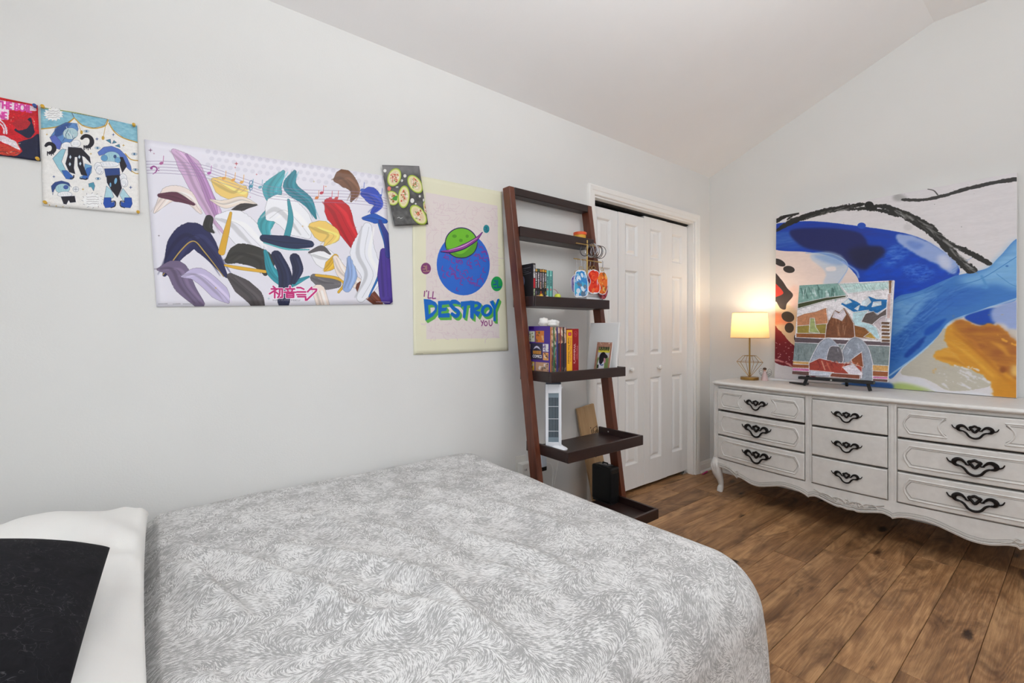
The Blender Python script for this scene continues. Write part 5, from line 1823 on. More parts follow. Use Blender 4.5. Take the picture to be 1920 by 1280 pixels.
# display stand with bangles and charms
m_gold = mat('brass_gold', (206, 172, 104), 0.28, metal=1.0, var=0.03)
m_silver = mat('silver', (196, 194, 198), 0.22, metal=1.0, var=0.03)
m_gun = mat('dark_silver', (92, 90, 96), 0.3, metal=1.0, var=0.03)
st = thing('jewellery_stand', 'gold T bar jewellery stand on a white box base, second tray', 'stand', (0.165, -1.672, z2))
k = MB(); k.box(0.125, 0.205, -1.738, -1.604, z2, z2 + 0.052, 0.003, 2); obj('base', k, m_wht, st)
k = MB(); k.box(0.128, 0.202, -1.735, -1.607, z2 + 0.054, z2 + 0.084, 0.003, 2); obj('drawer', k, m_wht, st)
k = MB().tube([(0.165, -1.690, z2 + 0.084), (0.165, -1.690, z2 + 0.386)], 0.0042, 10); obj('post', k, m_gold, st, smooth=True)
k = MB().tube([(0.165, -1.785, z2 + 0.358), (0.165, -1.560, z2 + 0.358)], 0.0032, 10); obj('upper_arm', k, m_gold, st, smooth=True)
k = MB().tube([(0.165, -1.800, z2 + 0.268), (0.165, -1.565, z2 + 0.268)], 0.0032, 10); obj('lower_arm', k, m_gold, st, smooth=True)
for i, (yy, rr_, wd, m, tilt) in enumerate(((-1.705, .036, .0022, m_gun, 8), (-1.672, .036, .0022, m_silver, -6), (-1.648, .037, .0060, m_silver, 6), (-1.622, .036, .0024, m_silver, -4), (-1.606, .036, .0024, m_gun, 5), (-1.590, .037, .0024, m_silver, -8), (-1.574, .037, .0018, m_gun, 10))):
    zc = z2 + 0.358 + 0.0032 + wd - rr_ + 0.0008
    Mx = Matrix.Translation((0.165, yy, zc)) @ Matrix.Rotation(R(tilt), 4, 'Z')
    k = MB().tube([tuple(Mx @ Vector((rr_ * math.cos(a_), 0, rr_ * math.sin(a_)))) for a_ in np.linspace(0, 2 * math.pi, 40, endpoint=False)], wd, 8, closed=True)
    o = obj('bangle', k, m, smooth=True)
    tag(o, ['thin dark bangle left of the gold post on stand arm', 'thin silver bangle just right of the gold post', 'broad silver bangle hanging from the gold stand arm', 'slim silver bangle behind the broad silver bangle', 'slim dark bangle in the middle of the right hand bangles', 'silver bangle next to the outermost dark bangle', 'outermost thin dark bangle near the closet door'][i], 'bangle', 'bangles on the gold stand')


def charm(label, y, x, w, h, ztop, pal, seed, rz, shape, edge=(238, 238, 244)):
    """acrylic charm hung by a ring from the lower arm"""
    t_ = thing('keychain', label, 'keychain', (x, y, ztop), (0, 0, rz), 'acrylic keychains on the gold stand')
    pts = catmull([(px * w, -py * h) for px, py in shape], 6, True)
    k = MB()
    n_ = len(pts)
    k.v = [(0.002, a, b) for a, b in pts] + [(-0.002, a, b) for a, b in pts]
    k.f = [list(range(n_)), [n_ + i for i in range(n_)][::-1]] + [[i, n_ + i, n_ + (i + 1) % n_, (i + 1) % n_] for i in range(n_)]
    k.mi = [0] * len(k.f)
    obj('border', k, mat('acrylic_edge', edge, 0.2, var=0.01), t_, local=True)
    ins = [(a * .93, -h / 2 + (b + h / 2) * .95) for a, b in pts]
    k = MB()
    k.v = [(0.0026, a, b) for a, b in ins]
    k.f = [list(range(n_))]
    k.mi = [0]
    k.uv = {0: [(a / w + .5, 1 + b / h) for a, b in ins]}
    obj('print', k, img_mat('charm_print', art_charm(pal, seed), 0.2), t_, local=True, recalc=False)
    k = MB().tube([(0.0, 0.010 * math.cos(a_), 0.012 + 0.010 * math.sin(a_)) for a_ in np.linspace(0, 2 * math.pi, 18, endpoint=False)], 0.0014, 6, closed=True)
    obj('ring', k, m_gold, t_, local=True, smooth=True)
    k = MB().tube([(0.0, 0.0, 0.022), (0.0, 0.003, 0.045), (0.0, 0.0, z2 + 0.263 - ztop)], 0.0016, 6)
    obj('chain', k, m_silver, t_, local=True, smooth=True)
    return t_


SQ = [(-.28, .02), (.02, -.01), (.3, .06), (.46, .45), (.5, .8), (.3, .98), (-.1, 1.0), (-.42, .95), (-.46, .5), (-.4, .2)]
PE = [(-.2, .02), (.12, .0), (.4, .12), (.3, .42), (.5, .75), (.3, .98), (-.2, 1.0), (-.46, .82), (-.24, .5), (-.45, .2)]
OV = [(-.15, .02), (.2, .02), (.45, .25), (.5, .6), (.3, .92), (0, 1), (-.35, .9), (-.5, .5), (-.4, .18)]
charm('violet edged keychain hanging behind the blue keychain', -1.776, 0.160, 0.066, 0.110, z2 + 0.180, [(150, 140, 200), (90, 60, 160), (206, 196, 226), (220, 110, 80)], 5, R(-30), OV)
charm('large blue and aqua keychain at the left of the gold stand', -1.793, 0.212, 0.086, 0.150, z2 + 0.196, [(40, 130, 200), (60, 170, 206), (226, 232, 240), (30, 70, 160), (150, 190, 220), (90, 110, 130)], 3, R(-32), SQ)
charm('dark purple keychain between blue and red keychains', -1.742, 0.190, 0.050, 0.095, z2 + 0.185, [(70, 40, 110), (90, 70, 180), (60, 30, 30), (120, 80, 40)], 8, R(-20), OV)
charm('bright red keychain in front of the white stand base', -1.700, 0.224, 0.088, 0.136, z2 + 0.206, [(226, 60, 34), (240, 84, 40), (206, 40, 30), (236, 120, 60)], 2, R(-16), PE)
charm('orange keychain right of the red keychain', -1.640, 0.236, 0.084, 0.134, z2 + 0.200, [(230, 110, 36), (240, 140, 50), (206, 60, 30), (150, 90, 40), (236, 180, 90)], 4, R(-8), OV)
charm('maroon keychain at the far right of the stand', -1.612, 0.216, 0.080, 0.148, z2 + 0.190, [(130, 26, 44), (160, 40, 60), (90, 20, 40), (190, 80, 90)], 6, R(-6), OV, (150, 60, 70))
charm('magenta keychain peeking above the orange keychain', -1.668, 0.168, 0.050, 0.080, z2 + 0.215, [(170, 30, 90), (130, 20, 80), (220, 150, 180)], 9, R(0), OV)

# third tray: comic slipcase, reference books, blank canvas, dog photo
z3 = TF[2]
sc = thing('slipcase', 'purple comic slipcase with picture grid cover on the third tray', 'slipcase', (0.255, -2.08, z3))
m_purple = mat('purple_card', (74, 50, 140), 0.4, var=0.03)
k = MB(); k.box(0.170, 0.334, -2.1430, -2.1400, z3, z3 + 0.262, 0.001); k.box(0.170, 0.330, -2.0280, -2.0255, z3, z3 + 0.258, 0.001); k.box(0.170, 0.173, -2.1400, -2.0280, z3, z3 + 0.258)
obj('box', k, m_purple, sc)
k = MB().grid(lambda u, v: (0.1715 + 0.161 * u, -2.1436, z3 + 0.001 + 0.260 * v), 1, 1); obj('cover_print', k, img_mat('print', art_box(), 0.3), sc, recalc=False)
vol_m = [mat('volume_cover', c, 0.4, var=0.04) for c in ((150, 96, 50), (60, 96, 66), (50, 60, 120), (110, 50, 50), (44, 40, 42))]
for i in range(5):
    y0 = -2.1386 + i * 0.0220
    two_mat_box('book', ['orange edged comic volume, outermost in the purple slipcase', 'green striped comic volume in the purple slipcase', 'blue striped comic volume in the middle of the slipcase', 'red striped comic volume in the purple slipcase', 'black striped comic volume beside the yellow book'][i], 'book', 0.178, 0.331, y0, y0 + 0.0212, z3, z3 + 0.257, vol_m[i], {'+x': art_vol(i)}, 'comic volumes in the slipcase', pages=m_pages)
y_i = spine('yellow_spine', 42, 245, (246, 178, 34), [('r', 9, 12, 35, 30, (190, 24, 60)), ('r', 15, 16, 29, 26, (226, 90, 130)), ('t', "Webster's New Explorer", 25, 40, 15, (206, 110, 60), .82), ('t', 'Large Print Dictionary', 9, 40, 15, (96, 70, 40), 1.0), ('e', 21, 228, 6, 6, (222, 130, 40))])
two_mat_box('book', 'thick yellow reference book with black spine title', 'book', 0.180, 0.333, -2.0240, -1.9860, z3, z3 + 0.243, mat('yellow_cover', (238, 170, 34), 0.4, var=0.02), {'+x': y_i}, 'reference books on the third tray', pages=m_pages)
r_i = spine('red_spine', 50, 250, (150, 16, 28), [('t', 'Merriam-', 33, 88, 17, (206, 110, 110), 1.15), ('t', "Webster's", 10, 78, 22, (226, 190, 186), 1.12), ('r', 10, 214, 40, 217, (206, 90, 90)), ('r', 8, 224, 42, 227, (196, 80, 84)), ('s', [(25 + 13 * math.cos(a_), 26 + 14 * math.sin(a_)) for a_ in np.linspace(0, 6.28, 14)], 1.6, (206, 100, 104)), ('s', [(16, 18), (22, 30), (25, 22), (29, 34), (34, 18)], 1.6, (206, 100, 104))])
two_mat_box('book', 'thick red dictionary with pale spine lettering beside the yellow book', 'book', 0.180, 0.333, -1.9850, -1.9390, z3, z3 + 0.249, mat('red_cover', (146, 16, 28), 0.4, var=0.02), {'+x': r_i}, 'reference books on the third tray', pages=m_pages)
# crumpled white tissue on top of the slipcase
k = MB()
for (c, r_, sc_, sd) in (((0.262, -2.120, z3 + 0.281), 0.024, (1, 1, .95), 1), ((0.285, -2.080, z3 + 0.276), 0.024, (1.1, 1.1, .85), 2), ((0.270, -2.046, z3 + 0.277), 0.020, (1, 1, .9), 3), ((0.245, -2.095, z3 + 0.275), 0.022, (1.2, 1.9, .75), 4)):
    n0 = len(k.v)
    k.ball(c, r_, 18, 12, sc=sc_)
    rr_ = random.Random(sd)
    for i in range(n0, len(k.v)):
        p = Vector(k.v[i]) - Vector(c)
        f_ = 1 + 0.16 * math.sin(p.x * 260 + sd) * math.cos(p.y * 230) + 0.10 * math.sin(p.z * 340 + sd * 2)
        q = Vector(c) + p * f_
        k.v[i] = (q.x, q.y, max(q.z, z3 + 0.2605))
tag(obj('tissue', k, m_cotton, smooth='all'), 'crumpled white tissue lying on top of the purple slipcase', 'tissue')


def panel_thing(name, lab, cat, p0, p1, z0, h, th, lean, base, img=None, rough=0.5, frame=None):
    """upright board whose foot runs from p0 to p1 (seen from the room, left to right), leaning back"""
    v_ = Vector((p1[0] - p0[0], p1[1] - p0[1], 0))
    w_ = v_.length
    rz = math.atan2(v_.y, v_.x)
    root = thing(name, lab, cat, ((p0[0] + p1[0]) / 2, (p0[1] + p1[1]) / 2, z0), (-lean, 0, rz))
    root.rotation_mode = 'ZXY' if False else 'XYZ'
    root.matrix_world = Matrix.Translation(((p0[0] + p1[0]) / 2, (p0[1] + p1[1]) / 2, z0)) @ Matrix.Rotation(rz, 4, 'Z') @ Matrix.Rotation(-lean, 4, 'X')
    k = MB(); k.box(-w_ / 2, w_ / 2, 0, th, 0, h, 0.0015)
    obj('board', k, base, root, local=True)
    if img:
        e = 0.0008
        k = MB().grid(lambda u, v: (-w_ / 2 + e + (w_ - 2 * e) * u, -0.0006, e + (h - 2 * e) * v), 1, 1)
        obj('picture', k, img_mat('picture', img, rough), root, local=True, recalc=False)
    return root


m_canvas = mat('primed_canvas', (232, 232, 231), 0.8, var=0.01, scale=8, bump=0.15, bscale=600, spec=0.2)
panel_thing('blank_canvas', 'blank white canvas leaning on the third tray behind the dog photo', 'canvas', (0.126, -1.652), (0.340, -1.652), z3 + 0.002, 0.285, 0.014, R(7), m_canvas)
panel_thing('dog_photo', 'photo of a black and white dog in pinkish border before the blank canvas', 'photo', (0.222, -1.700), (0.334, -1.700), z3 + 0.0012, 0.176, 0.004, R(11), m_wht, art_dog(), 0.25)

# fourth tray: tower fan
z4 = TF[3]
fan = thing('tower_fan', 'small white tower fan with dark slatted grille on the fourth tray', 'fan', (0.303, -2.090, z4), (0, 0, R(50)))
m_fan = mat('fan_white', (236, 238, 244), 0.35, var=0.01)
m_fdark = mat('fan_shadow', (44, 56, 66), 0.5, var=0.08, scale=40)
m_fgrey = mat('fan_drum', (150, 166, 178), 0.4, var=0.03)
FW, FH = 0.040, 0.312
k = MB().lathe([(0.048, 0), (0.050, 0.006), (0.044, 0.012), (0.030, 0.020), (0.026, 0.026), (0, 0.026)], 36, (0.012, 0.014, 0))
for i in range(len(k.v)):
    k.v[i] = (k.v[i][0] * 1.18, k.v[i][1] * .82, k.v[i][2])
obj('base', k, m_fan, fan, local=True, smooth=True)
zb = 0.022
k = MB()
k.box(-FW, FW, 0.002, 0.075, zb, zb + FH, 0.010, 3)
k.box(-FW, -FW + 0.014, -0.008, 0.004, zb, zb + FH, 0.002); k.box(FW - 0.014, FW, -0.008, 0.004, zb, zb + FH, 0.002)
k.box(-FW + 0.014, FW - 0.014, -0.008, 0.004, zb, zb + 0.020, 0.001); k.box(-FW + 0.014, FW - 0.014, -0.008, 0.004, zb + FH - 0.045, zb + FH, 0.001)
obj('housing', k, m_fan, fan, local=True)
k = MB(); k.box(-FW + 0.014, FW - 0.014, 0.0008, 0.003, zb + 0.020, zb + FH - 0.045); obj('recess', k, m_fdark, fan, local=True)
for q in (zb + 0.020, zb + FH - 0.068):
    k = MB(); k.box(-FW + 0.014, FW - 0.014, -0.001, 0.002, q, q + 0.023); obj('drum_end', k, m_fgrey, fan, local=True)
sl0 = None
for i in range(7):
    x_ = -FW + 0.014 + (2 * FW - 0.028) * (i + .5) / 7
    if sl0 is None:
        k = MB(); k.box(-0.0011, 0.0011, -0.006, -0.003, zb + 0.019, zb + FH - 0.044)
        sl0 = obj('slat', k, m_fgrey, fan, local=True); sl0.location = (x_, 0, 0)
    else:
        dup(sl0, parent=fan, loc=(x_, 0, 0))
for i in range(3):
    k = MB(); q = zb + 0.075 + i * 0.062; k.box(-FW + 0.014, FW - 0.014, -0.0075, -0.0045, q, q + 0.002); obj('cross_bar', k, m_fan, fan, local=True)
k = MB(); k.box(-FW + 0.002, FW - 0.002, -0.006, 0.073, zb + FH, zb + FH + 0.009, 0.003); obj('cap', k, mat('fan_cap', (62, 68, 84), 0.4), fan, local=True)
k = MB().lathe([(0.005, 0), (0.005, 0.007), (0, 0.008)], 12, M=Matrix.Translation((FW, 0.02, zb + FH - 0.018)) @ Matrix.Rotation(R(90), 4, 'Y')); obj('knob', k, m_fan, fan, local=True, smooth=True)

# heater on the lowest tray
z5 = TF[4]
m_hblack = mat('heater_black', (9, 9, 10), 0.42, var=0.05)
m_hgrill = mat('heater_grille', (24, 25, 27), 0.4, var=0.05)
HX, HY = 0.020, 0.004
ht = thing('space_heater', 'black box space heater standing on the lowest tray', 'heater', (0.262, -1.640, z5))
k = MB(); k.box(0.190, 0.334, -1.683, -1.606, z5 + 0.006, z5 + 0.206, 0.012, 3); obj('body', k, m_hblack, ht)
k = MB(); k.box(0.198, 0.326, -1.678, -1.613, z5, z5 + 0.007); obj('foot', k, m_hgrill, ht)
k = MB(); k.box(0.225, 0.300, -1.672, -1.620, z5 + 0.205, z5 + 0.210, 0.002); obj('control_panel', k, mat('heater_panel', (52, 58, 62), 0.3), ht)
for i in range(7):
    k = MB(); y_ = -1.676 + i * 0.0092; k.box(0.333, 0.3365, y_, y_ + 0.004, z5 + 0.045, z5 + 0.175, 0.001); obj('grille_slat', k, m_hgrill, ht)
k = MB().tube([(0.245, -1.645, z5 + 0.209), (0.245, -1.645, z5 + 0.219), (0.280, -1.645, z5 + 0.219), (0.280, -1.645, z5 + 0.209)], 0.004, 8); obj('handle', k, m_hblack, ht, smooth=True)

# plank with pen marks leaning behind the shelf
T_, B_ = Vector((0.026, -1.560, 0.690)), Vector((0.100, -1.462, 0.004))
dv = (B_ - T_); LB = dv.length; dz_ = -dv.normalized()
ax_ = Vector((0.10, 0.98, 0.0)); ax_ = (ax_ - dz_ * ax_.dot(dz_)).normalized(); nn_ = ax_.cross(dz_)
if nn_.x < 0:
    nn_ = -nn_
Mb = Matrix(((ax_.x, nn_.x, dz_.x, B_.x), (ax_.y, nn_.y, dz_.y, B_.y), (ax_.z, nn_.z, dz_.z, B_.z), (0, 0, 0, 1)))
pk = thing('wooden_board', 'pale wooden board with black pen marks leaning behind the ladder shelf', 'board')
pk.matrix_world = Mb
k = MB(); k.box(-0.070, 0.070, -0.009, 0.009, 0, LB, 0.002); obj('board', k, wood('pale_pine', (176, 140, 98), (208, 176, 134), 0.6, axis=2, scale=16), pk, local=True)
k = MB()
for pts in ([(0.012, .50), (0.012, .535), (0.016, .545)], [(0.026, .50), (0.026, .548), (0.060, .556), (0.060, .505)], [(0.036, .530), (0.040, .512), (0.046, .532), (0.052, .512), (0.054, .536)], [(0.006, .555), (0.010, .56)]):
    k.tube([(a_, 0.0095, b_) for a_, b_ in pts], 0.0020, 6)
pm1 = obj('pen_mark', k, m_dark, pk, local=True)
k = MB()
for pts in ([(0.020, .40), (0.008, .37), (-0.004, .335)], [(0.020, .40), (0.022, .37), (0.010, .36)], [(0.022, .372), (0.040, .352), (0.018, .345)], [(-0.002, .352), (0.016, .362)]):
    k.tube([(a_ + 0.012, 0.0095, b_ + 0.035) for a_, b_ in pts], 0.0022, 6)
obj('pen_mark', k, m_dark, pk, local=True)

# outlet box, plug and cords by the foot of the left rail
m_socket = mat('socket_white', (228, 227, 222), 0.4, var=0.01)
ob = thing('outlet', 'white wall outlet with a boxy plug extender low on the wall behind the bed', 'outlet', (0.004, -2.05, 0.40))
k = MB(); k.box(0.0005, 0.006, -2.098, -2.022, 0.345, 0.460, 0.002); obj('plate', k, m_socket, ob)
k = MB(); k.box(0.006, 0.050, -2.085, -2.005, 0.355, 0.425, 0.004, 2); obj('extender', k, m_socket, ob)
for q in (-2.066, -2.056, -2.030, -2.020):
    k = MB(); k.box(0.0497, 0.0507, q, q + 0.003, 0.385, 0.397); obj('slot', k, m_dark, ob)
pg = thing('adapter', 'white plug adapter with a black end hanging below the fourth tray', 'adapter', (0.03, -1.93, 0.40))
k = MB(); k.box(0.002, 0.062, -1.955, -1.912, 0.385, 0.468, 0.006, 2); obj('body', k, mat('adapter_white', (214, 224, 236), 0.35), pg)
k = MB(); k.box(0.008, 0.055, -1.950, -1.905, 0.360, 0.386, 0.004); obj('plug', k, m_hblack, pg)
m_cord = mat('white_cord', (240, 240, 238), 0.5)
k = MB().tube(catmull([(0.060, -1.912, 0.408), (0.075, -1.895, 0.402), (0.085, -1.888, 0.36), (0.085, -1.895, 0.25), (0.08, -1.90, 0.10), (0.09, -1.90, 0.012)], 6), 0.0032, 8)
tag(obj('cord', k, m_cord, smooth=True), 'thick white cord plugged into the adapter and dropping to the floor', 'cord')
k = MB().tube(catmull([(0.150, -1.885, 0.580), (0.135, -1.865, 0.46), (0.085, -1.845, 0.40), (0.085, -1.865, 0.33), (0.08, -1.88, 0.22), (0.09, -1.89, 0.012)], 6), 0.0022, 8)
tag(obj('cord', k, m_cord, smooth=True), 'thin white cord hanging in a curve from the fourth tray', 'cord')
k = MB().tube([(0.050, -0.205, 0.0065), (0.036, -0.110, 0.0065)], [0.0045, 0.0065], 10)
pn = tag(obj('crayon', k, mat('pink_plastic', (214, 40, 130), 0.4), smooth=True), 'bright pink plastic stick on the floor by the door casing', 'crayon')
# ------------------------------------------------------------------ french provincial dresser
t = NT('distressed_white_paint')
v = t.coords((1.0, 1.0, 5.0))
v2 = t.coords((1, 1, 1))
streak = t.noise(v, 9.0, 6, 0.7, 0.4)
scr = t.ramp(streak, [(0.64, (0, 0, 0)), (0.74, (0.55, 0.55, 0.55))])
soft_ = t.ramp(t.noise(v2, 5.0, 4), [(0.3, rgb((222, 221, 218))), (0.7, rgb((232, 231, 228)))])
geo = t.n.new('ShaderNodeNewGeometry')
edge = t.ramp(geo.outputs['Pointiness'], [(0.50, (0, 0, 0)), (0.56, (0.35, 0.35, 0.35))])
fac = t.math('MAXIMUM', scr, t.math('MULTIPLY', edge, t.noise(v2, 30.0)))
t.link(t.mix(fac, soft_, rgb((150, 145, 138))), t.b.inputs['Base Color'])
t.b.inputs['Roughness'].default_value = 0.5
t.bump(streak, 0.10, 0.002)
m_dres = t.m
m_iron = mat('dark_bronze', (34, 30, 29), 0.42, metal=0.75, var=0.10, scale=60, bump=0.3, bscale=300)

XM, XL = 1.131, 0.300
XRT = 2 * XM - XL


def yf(x):
    if x > XM:
        x = 2 * XM - x
    if x < 0.933:
        q = max(0.0, (x - 0.30) / 0.633)
        return -0.500 - 0.085 * (1 - (1 - q) ** 1.6)
    return -0.585 - 0.012 * (1 - ((x - XM) / 0.2) ** 2)


dr = thing('dresser', 'long white distressed nine drawer dresser with scalloped apron and curved legs', 'dresser', (XM, -0.30, 0))


def slab(mb, x0, x1, z0, z1, proud, depth, ch=0.003, n=14):
    xs = [x0, x0 + ch] + [x0 + ch + (x1 - x0 - 2 * ch) * i / n for i in range(1, n)] + [x1 - ch, x1]
    zs = [z0, z0 + ch, z1 - ch, z1]
    m_ = len(xs)
    n0 = len(mb.v)
    for j, z in enumerate(zs):
        for i, x in enumerate(xs):
            brd = i in (0, m_ - 1) or j in (0, 3)
            mb.v.append((x, yf(x) - proud + (ch if brd else 0), z))
    for j in range(3):
        for i in range(m_ - 1):
            a = n0 + j * m_ + i
            mb.f.append([a, a + 1, a + m_ + 1, a + m_])
    ring = [n0 + i for i in range(m_)] + [n0 + m_ * j + m_ - 1 for j in (1, 2, 3)] + [n0 + 3 * m_ + i for i in range(m_ - 2, -1, -1)] + [n0 + m_ * j for j in (2, 1)]
    b0 = len(mb.v)
    for q in ring:
        x, y, z = mb.v[q]
        mb.v.append((x, yf(x) - proud + depth, z))
    L_ = len(ring)
    for i in range(L_):
        mb.f.append([ring[(i + 1) % L_], ring[i], b0 + i, b0 + (i + 1) % L_])
    mb.f.append([b0 + i for i in range(L_)][::-1])
    mb.mi += [0] * (len(mb.f) - len(mb.mi))


# carcass
k = MB()
k.box(XL + 0.006, XL + 0.026, -0.49, -0.03, 0.20, 0.773, 0.002)
k.box(XRT - 0.026, XRT - 0.006, -0.49, -0.03, 0.20, 0.773, 0.002)
k.box(XL + 0.026, XRT - 0.026, -0.045, -0.03, 0.20, 0.773)
slab(k, XL + 0.026, XRT - 0.026, 0.232, 0.250, -0.020, 0.42)
slab(k, XL + 0.026, XRT - 0.026, 0.755, 0.772, -0.006, 0.10)
obj('carcass', k, m_dres, dr)
m_gap = mat('gap_shade_brown', (70, 52, 40), 0.8, var=0.06)  # dark brown that puts the shade of the drawer gaps into the colour
for z in (0.422, 0.596):
    k = MB(); slab(k, XL + 0.036, XRT - 0.036, z - 0.006, z + 0.004, -0.038, 0.05); obj('dust_rail', k, m_gap, dr)
k = MB(); k.box(XL + 0.03, XRT - 0.03, -0.40, -0.385, 0.24, 0.76); obj('inner_back', k, m_gap, dr)
for (a, b_) in ((XL, XL + 0.036), (0.915, 0.951), (2 * XM - 0.951, 2 * XM - 0.915), (XRT - 0.036, XRT)):
    k = MB(); slab(k, a, b_, 0.20, 0.773, 0.004, 0.06, 0.003, 4)
    st_ = obj('stile', k, m_dres, dr, smooth=25)
    for q in (a + 0.010, b_ - 0.010):
        k = MB(); k.tube([(q, yf(q) - 0.0045, 0.26), (q, yf(q) - 0.0045, 0.765)], 0.0022, 6)
        obj('bead', k, m_dres, st_, smooth=True)

# top with a moulded edge
k = MB()
xs = [XL - 0.016 + (XRT - XL + 0.032) * i / 60 for i in range(61)]
prof = [(0.020, 0.7735), (0.012, 0.7760), (0.004, 0.7800), (0.0, 0.7850), (0.0, 0.7905), (0.004, 0.7950), (0.010, 0.7965), (0.014, 0.8000)]
cen = (XM, -0.3)
for off, z in prof:
    for i, x in enumerate(xs):
        xx = min(max(x, XL - 0.016 + off), XRT + 0.016 - off)
        rnd = 0.030 * max(0, 1 - min(x - xs[0], xs[-1] - x) / 0.035) ** 2
        k.v.append((xx, yf(min(max(x, XL), XRT)) - 0.026 + off + rnd, z))
    k.v.append((XRT + 0.016 - off, -0.012, z))
    k.v.append((XL - 0.016 + off, -0.012, z))
m_ = len(xs) + 2
for j in range(len(prof) - 1):
    for i in range(m_):
        k.f.append([j * m_ + i, j * m_ + (i + 1) % m_, (j + 1) * m_ + (i + 1) % m_, (j + 1) * m_ + i])
k.f.append([i for i in range(m_)][::-1])
k.f.append([(len(prof) - 1) * m_ + i for i in range(m_)])
k.mi = [0] * len(k.f)
obj('top', k, m_dres, dr, smooth=30)

# drawers with routed mouldings and bail pulls
PULL_A = catmull([(-.50, .095), (-.465, .025), (-.41, -.005), (-.36, .0)], 4)
PULL_B = catmull([(-.275, -.055), (-.325, -.055), (-.365, -.01), (-.355, .055), (-.30, .095), (-.235, .09), (-.185, .045), (-.14, -.015)], 5)
PULL_B2 = catmull([(-.30, -.015), (-.26, .035), (-.205, .0)], 4)
PULL_C = catmull([(-.30, -.065), (-.25, -.06), (-.18, -.11), (-.105, -.215), (0, -.255), (.105, -.215), (.18, -.11), (.25, -.06), (.30, -.065)], 4)
PULL_D = catmull([(-.17, -.01), (-.11, -.02), (-.06, .02)], 4)
PULL_E = catmull([(0, -.075), (-.055, -.01), (-.105, .065), (-.05, .085), (0, .115), (.05, .085), (.105, .065), (.055, -.01)], 3, True)


def pull(xc, zc, w, proud):
    mb = MB()
    P3 = lambda pts, out, m=1: [(xc + a * w * m, yf(xc + a * w * m) - proud - out, zc + b * w) for a, b in pts]
    for m in (1, -1):
        mb.tube(P3(PULL_A, 0.006, m), [w * .012 + w * .016 * i / len(PULL_A) for i in range(len(PULL_A))], 6)
        nb = len(PULL_B)
        mb.tube(P3(PULL_B, 0.007, m), [w * float(np.interp(i / (nb - 1), [0, .15, .35, .6, .8, 1], [.022, .034, .052, .046, .030, .016])) for i in range(nb)], 7)
        mb.tube(P3(PULL_D, 0.006, m), w * .017, 6)
        mb.ball(P3([(-.105, .06)], 0.007, m)[0], w * .024, 8, 6)
    mb.tube(P3(PULL_E, 0.007), w * .034, 7, closed=True)
    mb.ball(P3([(0, .11)], 0.007)[0], w * .030, 8, 6)
    nc = len(PULL_C)
    mb.tube(P3(PULL_C, 0.013), [w * (.020 + .010 * math.sin(math.pi * i / (nc - 1))) for i in range(nc)], 8)
    return mb


m_glaze = mat('antique_glaze', (158, 155, 150), 0.6, var=0.06, scale=40)


def mould(mb, mb2, x0, x1, z0, z1, paths, proud):
    W, H = x1 - x0, z1 - z0
    for pts in paths:
        dense = []
        n_ = len(pts)
        for i in range(n_):
            a, b = pts[i], pts[(i + 1) % n_]
            steps = max(1, int(abs(b[0] - a[0]) * W / 0.03))
            dense += [(a[0] + (b[0] - a[0]) * s / steps, a[1] + (b[1] - a[1]) * s / steps) for s in range(steps)]
        P = [(x0 + u * W, yf(x0 + u * W) - proud - 0.0002, z0 + v * H) for u, v in dense]
        mb.tube(P, 0.0045, 6, closed=True, flat=1.0)
        # a fine inner line
        cu, cv = sum(p[0] for p in pts) / n_, sum(p[1] for p in pts) / n_
        P = [(x0 + (cu + (u - cu) * (1 - 0.010 / (W * .5))) * W, yf(x0 + u * W) - proud + 0.0006, z0 + (cv + (v - cv) * (1 - 0.011 / (H * .33))) * H) for u, v in dense]
        mb2.tube(P, 0.0021, 5, closed=True)


HEX = [[(.085, .17), (.915, .17), (.945, .36), (.955, .5), (.945, .64), (.915, .83), (.085, .83), (.055, .64), (.045, .5), (.055, .36)]]
arcL_ = [(.5 - (.225 - .055 * abs(q) ** 1.8), .5 + q * .42) for q in np.linspace(-1, 1, 9)]
CART = [[(.085, .17), (arcL_[0][0] - .0, .17)] + [(u, .5 + (v - .5) * .79) for u, v in arcL_] + [(.085, .83), (.055, .64), (.045, .5), (.055, .36)]]
CART.append([(1 - u, v) for u, v in CART[0]])
ROWS = [(0.2585, 0.416), (0.4275, 0.590), (0.602, 0.7525)]
for ci, (x0, x1) in enumerate(((XL + 0.039, 0.912), (0.954, 2 * XM - 0.954), (2 * XM - 0.912, XRT - 0.039))):
    for ri, (z0, z1) in enumerate(ROWS):
        pr = 0.012 + (0.006 if (ci, ri) == (0, 2) else 0)
        k = MB(); slab(k, x0, x1, z0 + (0.004 if (ci, ri) == (0, 2) else 0), z1, pr, 0.045, 0.005, 20)
        dw = obj('drawer', k, m_dres, dr, smooth=25)
        if ci != 1:
            for pth in (CART if ri == 2 else HEX):
                k, k2 = MB(), MB(); mould(k, k2, x0, x1, z0, z1, [pth], pr)
                obj('moulding', k, m_dres, dw, smooth=True)
                obj('glaze_line', k2, m_glaze, dw, smooth=True)
        w_ = 0.145 if ci == 1 else (0.158 if ri == 2 else 0.195)
        obj('handle', pull((x0 + x1) / 2, (z0 + z1) / 2 + 0.006, w_, pr), m_iron, dw, smooth=True)

